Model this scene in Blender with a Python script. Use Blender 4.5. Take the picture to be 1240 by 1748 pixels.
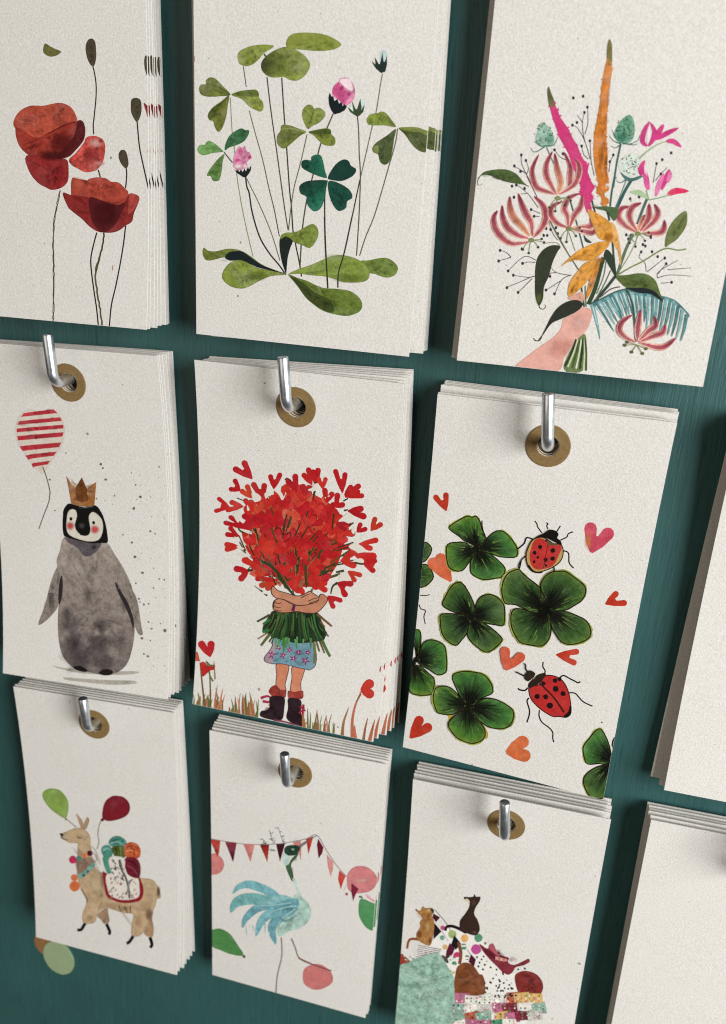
import bpy, bmesh, math, random
import numpy as np
from mathutils import Matrix, Vector
from mathutils.geometry import tessellate_polygon

scene = bpy.context.scene
for o in list(bpy.data.objects):
    bpy.data.objects.remove(o, do_unlink=True)
C = scene.collection

# ------------------------------------------------------------------ camera
# wall frame: x right, y up, z out of the board.  Blender: (x, -z, y + HGT)
HGT = 0.70
M = Matrix(((1, 0, 0, 0), (0, 0, -1, 0), (0, 1, 0, HGT), (0, 0, 0, 1)))
F_PX, PW, PH = 1416.732, 1240.0, 1748.0            # focal length in photo pixels
CAM_POS = np.array((0.094575, 0.073471, 0.295432))
CAM_ROT = (0.361775, -0.217274, -0.139263)


def rot3(r):
    a, b, c = r
    Rx = np.array([[1, 0, 0], [0, math.cos(a), -math.sin(a)], [0, math.sin(a), math.cos(a)]])
    Ry = np.array([[math.cos(b), 0, math.sin(b)], [0, 1, 0], [-math.sin(b), 0, math.cos(b)]])
    Rz = np.array([[math.cos(c), -math.sin(c), 0], [math.sin(c), math.cos(c), 0], [0, 0, 1]])
    return Rz @ Ry @ Rx


RW = rot3(CAM_ROT)
cam_d = bpy.data.cameras.new('camera')
cam = bpy.data.objects.new('camera', cam_d)
C.objects.link(cam)
Rc = Matrix(RW.T.tolist()).to_4x4()
cam.matrix_world = M @ Matrix.Translation(CAM_POS.tolist()) @ Rc
cam_d.sensor_fit = 'VERTICAL'
cam_d.sensor_height = 36.0
cam_d.lens = F_PX / PH * 36.0
cam_d.clip_start = 0.01
cam_d.clip_end = 50
cam_d.dof.use_dof = True
cam_d.dof.focus_distance = 0.302
cam_d.dof.aperture_fstop = 12.0
scene.camera = cam

# ------------------------------------------------------------------ light
world = bpy.data.worlds.new('World')
scene.world = world
world.use_nodes = True
bg = world.node_tree.nodes['Background']
bg.inputs[0].default_value = (1.0, 0.93, 0.85, 1)
bg.inputs[1].default_value = 0.075


def area(name, loc, target, sx, sy, power, col):
    l = bpy.data.lights.new(name, 'AREA')
    l.shape = 'RECTANGLE'
    l.size, l.size_y = sx, sy
    l.energy = power
    l.color = col
    o = bpy.data.objects.new(name, l)
    C.objects.link(o)
    p, t = M @ Vector(loc), M @ Vector(target)
    o.matrix_world = Matrix.Translation(p) @ (t - p).to_track_quat('-Z', 'Y').to_matrix().to_4x4()
    return o


area('window_light', (1.32, 0.22, 0.90), (0.05, -0.05, 0), 0.85, 1.0, 49, (0.95, 0.98, 1.0))
area('room_light', (-0.8, 0.25, 1.7), (0, -0.05, 0), 1.2, 1.2, 6.0, (1.0, 0.88, 0.75))

scene.cycles.filter_width = 1.1
scene.cycles.use_denoising = True
vs = scene.view_settings
vs.view_transform = 'Standard'
vs.look = 'None'
vs.exposure = 0.0
vs.gamma = 1.0
vs.use_curve_mapping = False


# ------------------------------------------------------------------ materials
def lin(h):
    if not isinstance(h, str):
        return [min(1.0, x) for x in h]
    h = h.lstrip('#')
    o = []
    for i in (0, 2, 4):
        c = int(h[i:i + 2], 16) / 255
        o.append(c / 12.92 if c <= .04045 else ((c + .055) / 1.055) ** 2.4)
    return o


def newmat(name):
    m = bpy.data.materials.new(name)
    m.use_nodes = True
    nt = m.node_tree
    nt.nodes.clear()
    return m, nt, nt.nodes, nt.links


def N(ns, t, **kw):
    n = ns.new(t)
    for k, v in kw.items():
        setattr(n, k, v)
    return n


def math_n(ns, ln, op, a, b=None, c=None, clamp=False):
    n = ns.new('ShaderNodeMath')
    n.operation = op
    n.use_clamp = clamp
    for i, x in enumerate((a, b, c)):
        if x is None:
            continue
        if isinstance(x, (int, float)):
            n.inputs[i].default_value = x
        else:
            ln.new(x, n.inputs[i])
    return n.outputs[0]


def noise(ns, ln, vec, scale, detail=3, rough=.55):
    n = ns.new('ShaderNodeTexNoise')
    n.inputs['Scale'].default_value = scale
    n.inputs['Detail'].default_value = detail
    n.inputs['Roughness'].default_value = rough
    ln.new(vec, n.inputs['Vector'])
    return n.outputs[0]


def mixc(ns, ln, f, a, b, mode='MIX'):
    n = ns.new('ShaderNodeMix')
    n.data_type = 'RGBA'
    n.blend_type = mode
    for s, x in ((0, f), (6, a), (7, b)):
        if isinstance(x, (int, float)):
            n.inputs[s].default_value = x
        elif isinstance(x, (tuple, list)):
            n.inputs[s].default_value = (*x[:3], 1)
        else:
            ln.new(x, n.inputs[s])
    return n.outputs[2]


PAPER = '#dfd8ce'


def paper_vec(ns, ln):
    tc = ns.new('ShaderNodeTexCoord')
    oi = ns.new('ShaderNodeObjectInfo')
    v = ns.new('ShaderNodeVectorMath')
    v.operation = 'ADD'
    cx = ns.new('ShaderNodeCombineXYZ')
    ln.new(math_n(ns, ln, 'MULTIPLY', oi.outputs['Random'], 3.0), cx.inputs[0])
    ln.new(math_n(ns, ln, 'MULTIPLY', oi.outputs['Random'], 7.0), cx.inputs[1])
    ln.new(tc.outputs['Object'], v.inputs[0])
    ln.new(cx.outputs[0], v.inputs[1])
    return v.outputs[0], tc.outputs['Object']


def make_paper():
    m, nt, ns, ln = newmat('recycled_card')
    v, _ = paper_vec(ns, ln)
    grain = noise(ns, ln, v, 1400, 4, .7)
    cloud = noise(ns, ln, v, 45, 3)
    base = mixc(ns, ln, math_n(ns, ln, 'MULTIPLY', math_n(ns, ln, 'SUBTRACT', grain, .35, clamp=True), 1.6, clamp=True),
                lin('#c4bdb3'), lin('#f0ece6'))
    base = mixc(ns, ln, math_n(ns, ln, 'MULTIPLY', cloud, .5), base, lin('#d8d4cd'))
    # sparse flecks of two sizes, stretched like bits of fibre
    for sc, th, col, stretch in ((110, .075, '#6f6255', (1, 1, 1)), (60, .055, '#a0604f', (2.6, .8, 1)), (240, .10, '#948a7d', (1, 2.2, 1))):
        mp = ns.new('ShaderNodeMapping')
        mp.inputs['Scale'].default_value = stretch
        mp.inputs['Rotation'].default_value = (0, 0, sc)
        ln.new(v, mp.inputs[0])
        vo = ns.new('ShaderNodeTexVoronoi')
        vo.inputs['Scale'].default_value = sc
        ln.new(mp.outputs[0], vo.inputs['Vector'])
        sep = ns.new('ShaderNodeSeparateColor')
        ln.new(vo.outputs['Color'], sep.inputs[0])
        rare = math_n(ns, ln, 'GREATER_THAN', sep.outputs[0], .58)
        rad = math_n(ns, ln, 'MULTIPLY', sep.outputs[1], th)
        d = math_n(ns, ln, 'LESS_THAN', vo.outputs['Distance'], rad)
        f = math_n(ns, ln, 'MULTIPLY', math_n(ns, ln, 'MULTIPLY', d, rare), .75)
        base = mixc(ns, ln, f, base, lin(col))
    b = ns.new('ShaderNodeBsdfPrincipled')
    ln.new(base, b.inputs['Base Color'])
    b.inputs['Roughness'].default_value = .85
    b.inputs['Specular IOR Level'].default_value = .25
    bp = ns.new('ShaderNodeBump')
    bp.inputs['Strength'].default_value = .6
    bp.inputs['Distance'].default_value = .0002
    ln.new(grain, bp.inputs['Height'])
    ln.new(bp.outputs[0], b.inputs['Normal'])
    o = ns.new('ShaderNodeOutputMaterial')
    ln.new(b.outputs[0], o.inputs[0])
    return m


def make_ink(alpha):
    m, nt, ns, ln = newmat('printed_wash' if alpha else 'printed_ink')
    v, ob = paper_vec(ns, ln)
    at = ns.new('ShaderNodeAttribute')
    at.attribute_name = 'ink'
    wa = ns.new('ShaderNodeAttribute')
    wa.attribute_name = 'wash'
    n1 = noise(ns, ln, ob, 300, 5, .68)
    n2 = noise(ns, ln, ob, 1100, 3, .6)
    n3 = noise(ns, ln, ob, 130, 5, .65)
    s = math_n(ns, ln, 'ADD', math_n(ns, ln, 'MULTIPLY', math_n(ns, ln, 'SUBTRACT', n1, .5), 2.9),
               math_n(ns, ln, 'MULTIPLY', math_n(ns, ln, 'SUBTRACT', n2, .5), 1.3))
    f = math_n(ns, ln, 'MAXIMUM', math_n(ns, ln, 'MULTIPLY_ADD', s, wa.outputs['Fac'], .86), .15)
    cc = ns.new('ShaderNodeCombineXYZ')
    for i in range(3):
        ln.new(f, cc.inputs[i])
    vm = ns.new('ShaderNodeVectorMath')
    vm.operation = 'MULTIPLY'
    ln.new(at.outputs['Color'], vm.inputs[0])
    ln.new(cc.outputs[0], vm.inputs[1])
    lift = math_n(ns, ln, 'MULTIPLY', math_n(ns, ln, 'MULTIPLY', math_n(ns, ln, 'SUBTRACT', n3, .5, clamp=True), 1.2),
                  wa.outputs['Fac'], clamp=True)
    hs = ns.new('ShaderNodeHueSaturation')
    hs.inputs['Saturation'].default_value = 1.0
    ln.new(vm.outputs[0], hs.inputs['Color'])
    bw = ns.new('ShaderNodeRGBToBW')
    ln.new(vm.outputs[0], bw.inputs[0])
    lum = math_n(ns, ln, 'MULTIPLY', bw.outputs[0], 5.0, clamp=True)
    col = mixc(ns, ln, math_n(ns, ln, 'MULTIPLY', lift, lum), hs.outputs[0], lin(PAPER))
    grain = noise(ns, ln, v, 1100, 4, .65)
    col = mixc(ns, ln, math_n(ns, ln, 'MULTIPLY', math_n(ns, ln, 'SUBTRACT', grain, .55, clamp=True), math_n(ns, ln, 'MULTIPLY', lum, .3), clamp=True), col, lin(PAPER))
    b = ns.new('ShaderNodeBsdfPrincipled')
    ln.new(col, b.inputs['Base Color'])
    b.inputs['Roughness'].default_value = .85
    b.inputs['Specular IOR Level'].default_value = .08
    bp = ns.new('ShaderNodeBump')
    bp.inputs['Strength'].default_value = .4
    bp.inputs['Distance'].default_value = .0002
    ln.new(grain, bp.inputs['Height'])
    ln.new(bp.outputs[0], b.inputs['Normal'])
    o = ns.new('ShaderNodeOutputMaterial')
    if alpha:
        tr = ns.new('ShaderNodeBsdfTransparent')
        mx = ns.new('ShaderNodeMixShader')
        ln.new(at.outputs['Alpha'], mx.inputs[0])
        ln.new(tr.outputs[0], mx.inputs[1])
        ln.new(b.outputs[0], mx.inputs[2])
        ln.new(mx.outputs[0], o.inputs[0])
    else:
        ln.new(b.outputs[0], o.inputs[0])
    return m


def make_kraft():
    m, nt, ns, ln = newmat('kraft_ring')
    v, ob = paper_vec(ns, ln)
    g = noise(ns, ln, v, 900, 4, .6)
    col = mixc(ns, ln, g, lin('#604a28'), lin('#8f7347'))
    b = ns.new('ShaderNodeBsdfPrincipled')
    ln.new(col, b.inputs['Base Color'])
    b.inputs['Roughness'].default_value = .6
    b.inputs['Specular IOR Level'].default_value = .35
    bp = ns.new('ShaderNodeBump')
    bp.inputs['Strength'].default_value = .4
    bp.inputs['Distance'].default_value = .0002
    ln.new(g, bp.inputs['Height'])
    ln.new(bp.outputs[0], b.inputs['Normal'])
    o = ns.new('ShaderNodeOutputMaterial')
    ln.new(b.outputs[0], o.inputs[0])
    return m


def make_board():
    m, nt, ns, ln = newmat('painted_wood_teal')
    tc = ns.new('ShaderNodeTexCoord')

    def streak(sx, sy, d, dist=0.0):
        mp = ns.new('ShaderNodeMapping')
        mp.inputs['Scale'].default_value = (sx, sy, 1)
        mp.inputs['Rotation'].default_value = (0, 0, .03)
        ln.new(tc.outputs['Object'], mp.inputs[0])
        n = ns.new('ShaderNodeTexNoise')
        n.inputs['Scale'].default_value = 1
        n.inputs['Detail'].default_value = d
        n.inputs['Roughness'].default_value = .6
        n.inputs['Distortion'].default_value = dist
        ln.new(mp.outputs[0], n.inputs['Vector'])
        return n.outputs[0]
    g1 = streak(1300, 60, 3, .6)
    g2 = streak(420, 30, 3, .5)
    cl = streak(22, 16, 3)
    col = mixc(ns, ln, cl, lin('#254846'), lin('#315a57'))
    col = mixc(ns, ln, math_n(ns, ln, 'MULTIPLY', math_n(ns, ln, 'SUBTRACT', .44, g1, clamp=True), 4.0, clamp=True), col, lin('#193736'))
    col = mixc(ns, ln, math_n(ns, ln, 'MULTIPLY', math_n(ns, ln, 'SUBTRACT', g2, .58, clamp=True), 1.6, clamp=True), col, lin('#3c625f'))
    b = ns.new('ShaderNodeBsdfPrincipled')
    ln.new(col, b.inputs['Base Color'])
    b.inputs['Roughness'].default_value = .5
    b.inputs['Specular IOR Level'].default_value = .4
    h = math_n(ns, ln, 'ADD', math_n(ns, ln, 'MULTIPLY', g1, .6), g2)
    bp = ns.new('ShaderNodeBump')
    bp.inputs['Strength'].default_value = .6
    bp.inputs['Distance'].default_value = .00035
    ln.new(h, bp.inputs['Height'])
    ln.new(bp.outputs[0], b.inputs['Normal'])
    o = ns.new('ShaderNodeOutputMaterial')
    ln.new(b.outputs[0], o.inputs[0])
    return m


def make_steel():
    m, nt, ns, ln = newmat('zinc_plated_steel')
    tc = ns.new('ShaderNodeTexCoord')
    g = noise(ns, ln, tc.outputs['Object'], 350, 2, .5)
    b = ns.new('ShaderNodeBsdfPrincipled')
    ln.new(mixc(ns, ln, g, lin('#c3cad0'), lin('#e6ebf0')), b.inputs['Base Color'])
    b.inputs['Metallic'].default_value = 1
    ln.new(math_n(ns, ln, 'MULTIPLY_ADD', g, .18, .24), b.inputs['Roughness'])
    bp = ns.new('ShaderNodeBump')
    bp.inputs['Strength'].default_value = .08
    bp.inputs['Distance'].default_value = .0002
    ln.new(g, bp.inputs['Height'])
    ln.new(bp.outputs[0], b.inputs['Normal'])
    o = ns.new('ShaderNodeOutputMaterial')
    ln.new(b.outputs[0], o.inputs[0])
    return m


def make_patch(name, hexc):
    m, nt, ns, ln = newmat(name)
    tc = ns.new('ShaderNodeTexCoord')
    g = noise(ns, ln, tc.outputs['Object'], 300, 3)
    a = lin(hexc)
    b = ns.new('ShaderNodeBsdfPrincipled')
    ln.new(mixc(ns, ln, g, [x * .85 for x in a], [min(1, x * 1.12) for x in a]), b.inputs['Base Color'])
    b.inputs['Roughness'].default_value = .7
    o = ns.new('ShaderNodeOutputMaterial')
    ln.new(b.outputs[0], o.inputs[0])
    return m


MAT_PAPER, MAT_KRAFT, MAT_BOARD, MAT_STEEL = make_paper(), make_kraft(), make_board(), make_steel()
MAT_INK, MAT_WASH = make_ink(False), make_ink(True)

# ------------------------------------------------------------------ card poses (found by fitting the photograph's corners)
W, H, PITCH, ROW, RO = 0.08, 0.147058, 0.095566, 0.15996, 0.013584
POSE = {  # z top, z bottom, in-plane turn, dx, dy, bow, cross tilt top, cross tilt bottom
    'c00': (0.00914, 0.01676, 0.00345, -0.0013, 9e-05, -0.00313, -0.00019, -0.00035),
    'c01': (0.0108, 0.01099, -0.00876, 0.00178, -0.00084, -0.00034, -0.00192, 0.00058),
    'c02': (0.00911, 0.01136, -0.00944, 0.003, -0.00124, -0.00176, 0.0002, 0.00054),
    'c10': (0.0078, 0.01592, 0.02285, -0.00108, 0.00129, -0.00529, 2e-05, -0.00235),
    'c11': (0.01047, 0.01505, -0.00816, -0.00071, 0.00238, -0.00578, 0.00034, 0.00022),
    'c12': (0.01098, 0.01458, -0.01089, -0.0041, -0.00077, -0.00384, 0.00139, 0.00654),
    'c13': (0.00947, 0.00701, 0.0102, 0.0003, 0.00109, -0.00296, 0.00012, 0.00054),
    'c20': (0.00724, 0.0147, 0.01604, 0.00021, 0.00164, -0.00309, -0.00297, 0.00036),
    'c21': (0.00726, 0.00705, -0.00399, 0.00283, -0.00126, -0.00061, -0.00209, 0.00031),
    'c22': (0.01016, 0.01025, 0.01441, -0.00017, -0.00273, -0.0027, 0.00082, 0.00031),
    'c23': (0.00844, 0.01169, 0.0128, -0.00075, 0.00035, -0.00112, 0.00035, -0.0003)}
BASE = -.0028                                       # face of the board
HOLE_R, RING_R, THICK = 0.0037, 0.0077, 0.00045


def zrel(key, u, v):
    """surface height of a card relative to the board"""
    zt, zb, a, dx, dy, bow, t0, t1 = POSE[key]
    return zt + (zb - zt) * v + bow * 4 * v * (1 - v) + (u - .5) * (t0 + (t1 - t0) * v)


def origin(key):
    zt, zb, a, dx, dy, bow, t0, t1 = POSE[key]
    return (int(key[2]) - 1) * PITCH + dx, -(int(key[1]) - 1) * ROW + dy, float(zrel(key, .5, RO / H)), a


def to_pixel(key, u, v):
    ox, oy, oz, a = origin(key)
    lx, ly = (u - .5) * W, RO - v * H
    x = ox + lx * math.cos(a) - ly * math.sin(a)
    y = oy + lx * math.sin(a) + ly * math.cos(a)
    P = np.stack([x, y, zrel(key, u, v)]) - CAM_POS[:, None]
    c = RW @ P
    return np.stack([PW / 2 - F_PX * c[0] / c[2], PH / 2 + F_PX * c[1] / c[2]])


def to_uv(key, px):
    """place on the card's own surface that a spot of the picture falls on (Newton)"""
    px = np.asarray(px, float).T
    u = np.full(px.shape[1], .5)
    v = np.full(px.shape[1], .5)
    e = 1e-4
    for _ in range(12):
        f0 = to_pixel(key, u, v)
        fu = (to_pixel(key, u + e, v) - f0) / e
        fv = (to_pixel(key, u, v + e) - f0) / e
        r = px - f0
        det = fu[0] * fv[1] - fu[1] * fv[0]
        du = (r[0] * fv[1] - r[1] * fv[0]) / det
        dv = (fu[0] * r[1] - fu[1] * r[0]) / det
        u = np.clip(u + np.clip(du, -.5, .5), -2, 3)
        v = np.clip(v + np.clip(dv, -.5, .5), -2, 3)
    return np.stack([u, v], 1)


# ------------------------------------------------------------------ helpers
def link(name, me, mats, parent=None):
    o = bpy.data.objects.new(name, me)
    C.objects.link(o)
    for m in mats:
        if m.name not in [x.name for x in me.materials if x]:
            me.materials.append(m)
    if parent:
        o.parent = parent
    return o


def tag(o, label=None, cat=None, group=None, kind=None):
    for k, x in (('label', label), ('category', cat), ('group', group), ('kind', kind)):
        if x:
            o[k] = x
    return o


V_RING = RO / H
PS = 0.0056                                         # half side of the patch that holds the hole
VLINES = sorted(set([0.0, V_RING - PS / H, V_RING + PS / H] + [round(x, 4) for x in np.linspace(.16, 1, 20)]))
ULINES = [0, .14, .28, .5 - PS / W, .5 + PS / W, .72, .86, 1]


def sheet_mesh(key):
    oz = origin(key)[2]
    bm = bmesh.new()

    def vert(u, v, z):
        return bm.verts.new(((u - .5) * W, RO - v * H, float(zrel(key, u, v)) - oz + z))
    layers = []
    for z in (0, -THICK):
        g = [[vert(u, v, z) for u in ULINES] for v in VLINES]
        layers.append(g)
        for i in range(len(VLINES) - 1):
            for j in range(len(ULINES) - 1):
                if abs(VLINES[i] - (V_RING - PS / H)) < 1e-9 and j == 3:
                    continue
                q = (g[i][j], g[i + 1][j], g[i + 1][j + 1], g[i][j + 1])
                bm.faces.new(q if z == 0 else q[::-1])
    n = 40
    circ = []
    for z in (0, -THICK):
        c, s = [], []
        for k in range(n):
            a = 2 * math.pi * (k + .5 * 0) / n
            dx, dy = math.cos(a), math.sin(a)
            m_ = max(abs(dx), abs(dy))
            c.append(vert(.5 + dx * HOLE_R / W, V_RING - dy * HOLE_R / H, z))
            s.append(vert(.5 + dx / m_ * PS / W, V_RING - dy / m_ * PS / H, z))
        circ.append(c)
        for k in range(n):
            q = (c[k], s[k], s[(k + 1) % n], c[(k + 1) % n])
            bm.faces.new(q if z == 0 else q[::-1])
    for k in range(n):
        bm.faces.new((circ[0][k], circ[0][(k + 1) % n], circ[1][(k + 1) % n], circ[1][k]))
    A, B = layers

    def border(g):
        return g[0][::-1] + [r[0] for r in g[1:]] + g[-1][1:] + [r[-1] for r in g[-2:0:-1]]
    ba, bb = border(A), border(B)
    for k in range(len(ba)):
        k2 = (k + 1) % len(ba)
        bm.faces.new((ba[k2], ba[k], bb[k], bb[k2]))
    me = bpy.data.meshes.new('card_sheet')
    bm.to_mesh(me)
    bm.free()
    return me


def ring_mesh(key):
    oz = origin(key)[2]
    bm = bmesh.new()
    n = 48
    prof = [(HOLE_R + .00012, .00003), (HOLE_R + .00012, .00022), (HOLE_R + .0004, .0003), (RING_R - .0003, .0003), (RING_R, .0002), (RING_R, .00003)]
    rows = []
    for r, z in prof:
        row = []
        for k in range(n):
            a = 2 * math.pi * k / n
            u, v = .5 + r * math.cos(a) / W, V_RING - r * math.sin(a) / H
            row.append(bm.verts.new((r * math.cos(a), r * math.sin(a), float(zrel(key, u, v)) - oz + z + .00003)))
        rows.append(row)
    for i in range(len(rows) - 1):
        for k in range(n):
            bm.faces.new((rows[i][k], rows[i + 1][k], rows[i + 1][(k + 1) % n], rows[i][(k + 1) % n]))
    me = bpy.data.meshes.new('eyelet_ring')
    bm.to_mesh(me)
    bm.free()
    return me


# ------------------------------------------------------------------ drawing the prints
def nums(s):
    if isinstance(s, str):
        a = [float(t) for t in s.replace(',', ' ').split()]
        return np.array(a).reshape(-1, 2)
    return np.asarray(s, float)


def catmull(P, closed, n=4):
    P = np.asarray(P, float)
    m = len(P)
    out = []
    rng = range(m if closed else m - 1)
    for i in rng:
        if closed:
            a, b, c, d = P[(i - 1) % m], P[i], P[(i + 1) % m], P[(i + 2) % m]
        else:
            a, b, c, d = P[max(i - 1, 0)], P[i], P[i + 1], P[min(i + 2, m - 1)]
        for k in range(n):
            t = k / n
            out.append(.5 * ((2 * b) + (-a + c) * t + (2 * a - 5 * b + 4 * c - d) * t * t + (-a + 3 * b - 3 * c + d) * t ** 3))
    if not closed:
        out.append(P[-1])
    return np.array(out)


class Art:
    """flat print of one card: shapes in picture coordinates, laid on the card's surface"""

    def __init__(s, key):
        s.key, s.rng = key, random.Random(key)
        s.P, s.Cc, s.Wv, s.T, s.L, s.Mi = [], [], [], [], [], []
        s.n, s.B = 0, []
        s.win(0, 0, 1240)

    def win(s, x0, y0, size):
        s.x0, s.y0, s.k = x0, y0, size / 1240
        return s

    def px(s, P):
        return nums(P) * s.k + (s.x0, s.y0)

    def add(s, P, tris, cols, wash, mat=0):
        s.P.append(P)
        s.Cc.append(np.asarray(cols, float))
        s.Wv.append(np.full(len(P), wash))
        s.T += [(a + s.n, b + s.n, c + s.n) for a, b, c in tris]
        s.Mi += [mat] * len(tris)
        # a shape only lies above the ones it overlaps, so the ink stays a few hundredths of a millimetre thick
        x0, y0 = P.min(0) - .3
        x1, y1 = P.max(0) + .3
        lev = 0
        if s.B:
            B = np.array(s.B)
            hit = (B[:, 0] < x1) & (B[:, 2] > x0) & (B[:, 1] < y1) & (B[:, 3] > y0)
            if hit.any():
                lev = int(B[hit, 4].max()) + 1
        s.B.append((x0, y0, x1, y1, lev))
        s.L.append(np.full(len(P), lev))
        s.n += len(P)

    def _fill(s, P, cols, wash, mat=0):
        tr = tessellate_polygon([[Vector((x, y, 0)) for x, y in P]])
        s.add(P, tr, cols, wash, mat)

    def poly(s, pts, col, rim=.78, rw=1.1, wash=.35, sm=1, grad=None, op=1.0, raw=False):
        P = nums(pts) if raw else s.px(pts)
        if sm:
            P = catmull(P, True, 4)
        keep = [i for i in range(len(P)) if np.hypot(*(P[i] - P[i - 1])) > .03]
        P = P[keep]

        def colour(Q, m):
            if grad is not None:
                c0, c1 = np.array(lin(grad[0])), np.array(lin(grad[1]))
                a, b = s.px(grad[2])
                d = b - a
                t = np.clip(((Q - a) @ d) / (d @ d), 0, 1)[:, None]
                c = c0 * (1 - t) + c1 * t
            else:
                c = np.tile(lin(col), (len(Q), 1))
            return np.hstack([c * m, np.full((len(Q), 1), op)])
        mat = 1 if op < 1 else 0
        if rim and rim != 1 and op == 1:
            s._fill(P, colour(P, rim), wash)
            ar = .5 * np.sum(P[:, 0] * np.roll(P[:, 1], -1) - np.roll(P[:, 0], -1) * P[:, 1])
            t = np.roll(P, -1, 0) - np.roll(P, 1, 0)
            t /= np.linalg.norm(t, axis=1)[:, None] + 1e-9
            nrm = np.stack([-t[:, 1], t[:, 0]], 1) * (1 if ar > 0 else -1)
            Q = P + nrm * rw
            s._fill(Q, colour(Q, 1), wash)
        else:
            s._fill(P, colour(P, 1), wash, mat)
        area_ = abs(.5 * np.sum(P[:, 0] * np.roll(P[:, 1], -1) - np.roll(P[:, 0], -1) * P[:, 1]))
        if wash >= .34 and op == 1 and area_ > 260:
            # brush marks: pale and dark streaks of pigment running out from the middle
            c = P.mean(0)
            for _ in range(int(min(46, area_ / 42))):
                p_ = P[s.rng.randrange(len(P))]
                r0 = s.rng.uniform(.0, .6)
                r1 = min(.9, r0 + s.rng.uniform(.2, .45))
                q0, q1 = c + (p_ - c) * r0, c + (p_ - c) * r1
                j = np.array([s.rng.uniform(-5, 5), s.rng.uniform(-5, 5)]) * min(1, area_ ** .5 / 40)
                b = colour(q1[None], 1)[0, :3] * (s.rng.uniform(.45, .75) if s.rng.random() < .55 else s.rng.uniform(1.15, 1.6))
                s.line([q0 + j, (q0 + q1) / 2 + j * .5, q1], s.rng.uniform(2, 6), b.tolist(), prof='petal', raw=True, wash=wash, op=s.rng.uniform(.1, .24))
        return P

    def line(s, pts, w, col, w1=None, sm=1, wash=.2, prof=None, col1=None, op=1.0, raw=False, rough=0):
        P = nums(pts) if raw else s.px(pts)
        if sm and len(P) > 2:
            P = catmull(P, False, 5)
        elif prof or col1:
            P = catmull(np.array([P[0] + (P[-1] - P[0]) * t for t in np.linspace(0, 1, 5)]), False, 2) if len(P) == 2 else P
        if rough:
            P = P + np.array([[s.rng.uniform(-rough, rough), s.rng.uniform(-rough, rough)] for _ in P])
        m = len(P)
        t = np.gradient(P, axis=0)
        t /= np.linalg.norm(t, axis=1)[:, None] + 1e-9
        nr = np.stack([-t[:, 1], t[:, 0]], 1)
        q = np.linspace(0, 1, m)
        if prof == 'petal':
            ww = w * np.clip(np.sin(np.pi * np.clip(q * .92 + .06, 0, 1)) ** .8, .06, 1)
        elif prof == 'blade':
            ww = w * (1 - q) ** .7 + .25
        elif prof == 'tip':
            ww = w * np.clip((1 - q) * 6, .15, 1) * np.clip(q * 4 + .4, 0, 1)
        else:
            ww = w + ((w1 if w1 is not None else w) - w) * q
        L, R = P + nr * ww[:, None] / 2, P - nr * ww[:, None] / 2
        Q = np.vstack([L, R])
        tri = []
        for i in range(m - 1):
            tri += [(i, i + 1, m + i), (i + 1, m + i + 1, m + i)]
        c0 = np.array(lin(col))
        c1 = np.array(lin(col1)) if col1 else c0
        cc = c0 * (1 - q[:, None]) + c1 * q[:, None]
        cc = np.hstack([np.vstack([cc, cc]), np.full((2 * m, 1), op)])
        s.add(Q, tri, cc, wash, 1 if op < 1 else 0)

    def disc(s, x, y, r, col, ry=None, wash=.25, soft=False, op=1.0, n=14, irr=.06, raw=False):
        c = np.array((x, y), float) if raw else s.px([(x, y)])[0]
        k = 1 if raw else s.k
        ry = ry or r
        ring = np.array([(c[0] + r * k * (1 + s.rng.uniform(-irr, irr)) * math.cos(2 * math.pi * i / n),
                          c[1] + ry * k * (1 + s.rng.uniform(-irr, irr)) * math.sin(2 * math.pi * i / n)) for i in range(n)])
        if soft:
            rs = ((.25, .9), (.5, .62), (.75, .26), (1.0, 0.0))
            P = np.vstack([[c]] + [c + (ring - c) * q for q, _ in rs])
            b = lin(col)
            cols = [[*b, op]]
            for _, o_ in rs:
                cols += [[*b, op * o_]] * n
            tri = [(0, 1 + i, 1 + (i + 1) % n) for i in range(n)]
            for k in range(len(rs) - 1):
                for i in range(n):
                    j = (i + 1) % n
                    p0, p1 = 1 + k * n, 1 + (k + 1) * n
                    tri += [(p0 + i, p1 + i, p1 + j), (p0 + i, p1 + j, p0 + j)]
            s.add(P, tri, cols, wash, 1)
        else:
            s._fill(ring, np.tile([*lin(col), op], (n, 1)), wash, 1 if op < 1 else 0)

    def heart(s, spec, w, col, rim=None, raw=False, wash=.2):
        """heart drawn as two fat brush strokes from its tip"""
        P = nums(spec) if raw else s.px(spec)
        w = (w if raw else w * s.k) * 1.16
        T, A, B = P
        out = []
        for L, sg in ((A, 1), (B, -1)):
            d = (L - T)
            ln_ = np.linalg.norm(d)
            d = d / ln_
            nn = np.array((-d[1], d[0]))
            arc = [L + d * (-.3 * w) + (d * math.sin(t) - nn * math.cos(t)) * w * .5 for t in np.linspace(0, math.pi, 6)]
            out.append(np.array([T + nn * -w * .10] + [T + d * ln_ * .4 - nn * w * .40] + arc + [T + d * ln_ * .4 + nn * w * .40, T + nn * w * .10]))
        for Q in out:
            if rim:
                s._fill(Q + (Q - Q.mean(0)) * .12, np.tile([*lin(rim), 1], (len(Q), 1)), wash)
        for Q in out:
            s._fill(Q, np.tile([*lin(col), 1], (len(Q), 1)), wash)
        mid = T + ((A + B) / 2 - T) * .66
        Q = np.array([T, T + (A - T) * .68, mid, T + (B - T) * .68])
        s._fill(Q, np.tile([*lin(col), 1], (4, 1)), wash)

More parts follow.
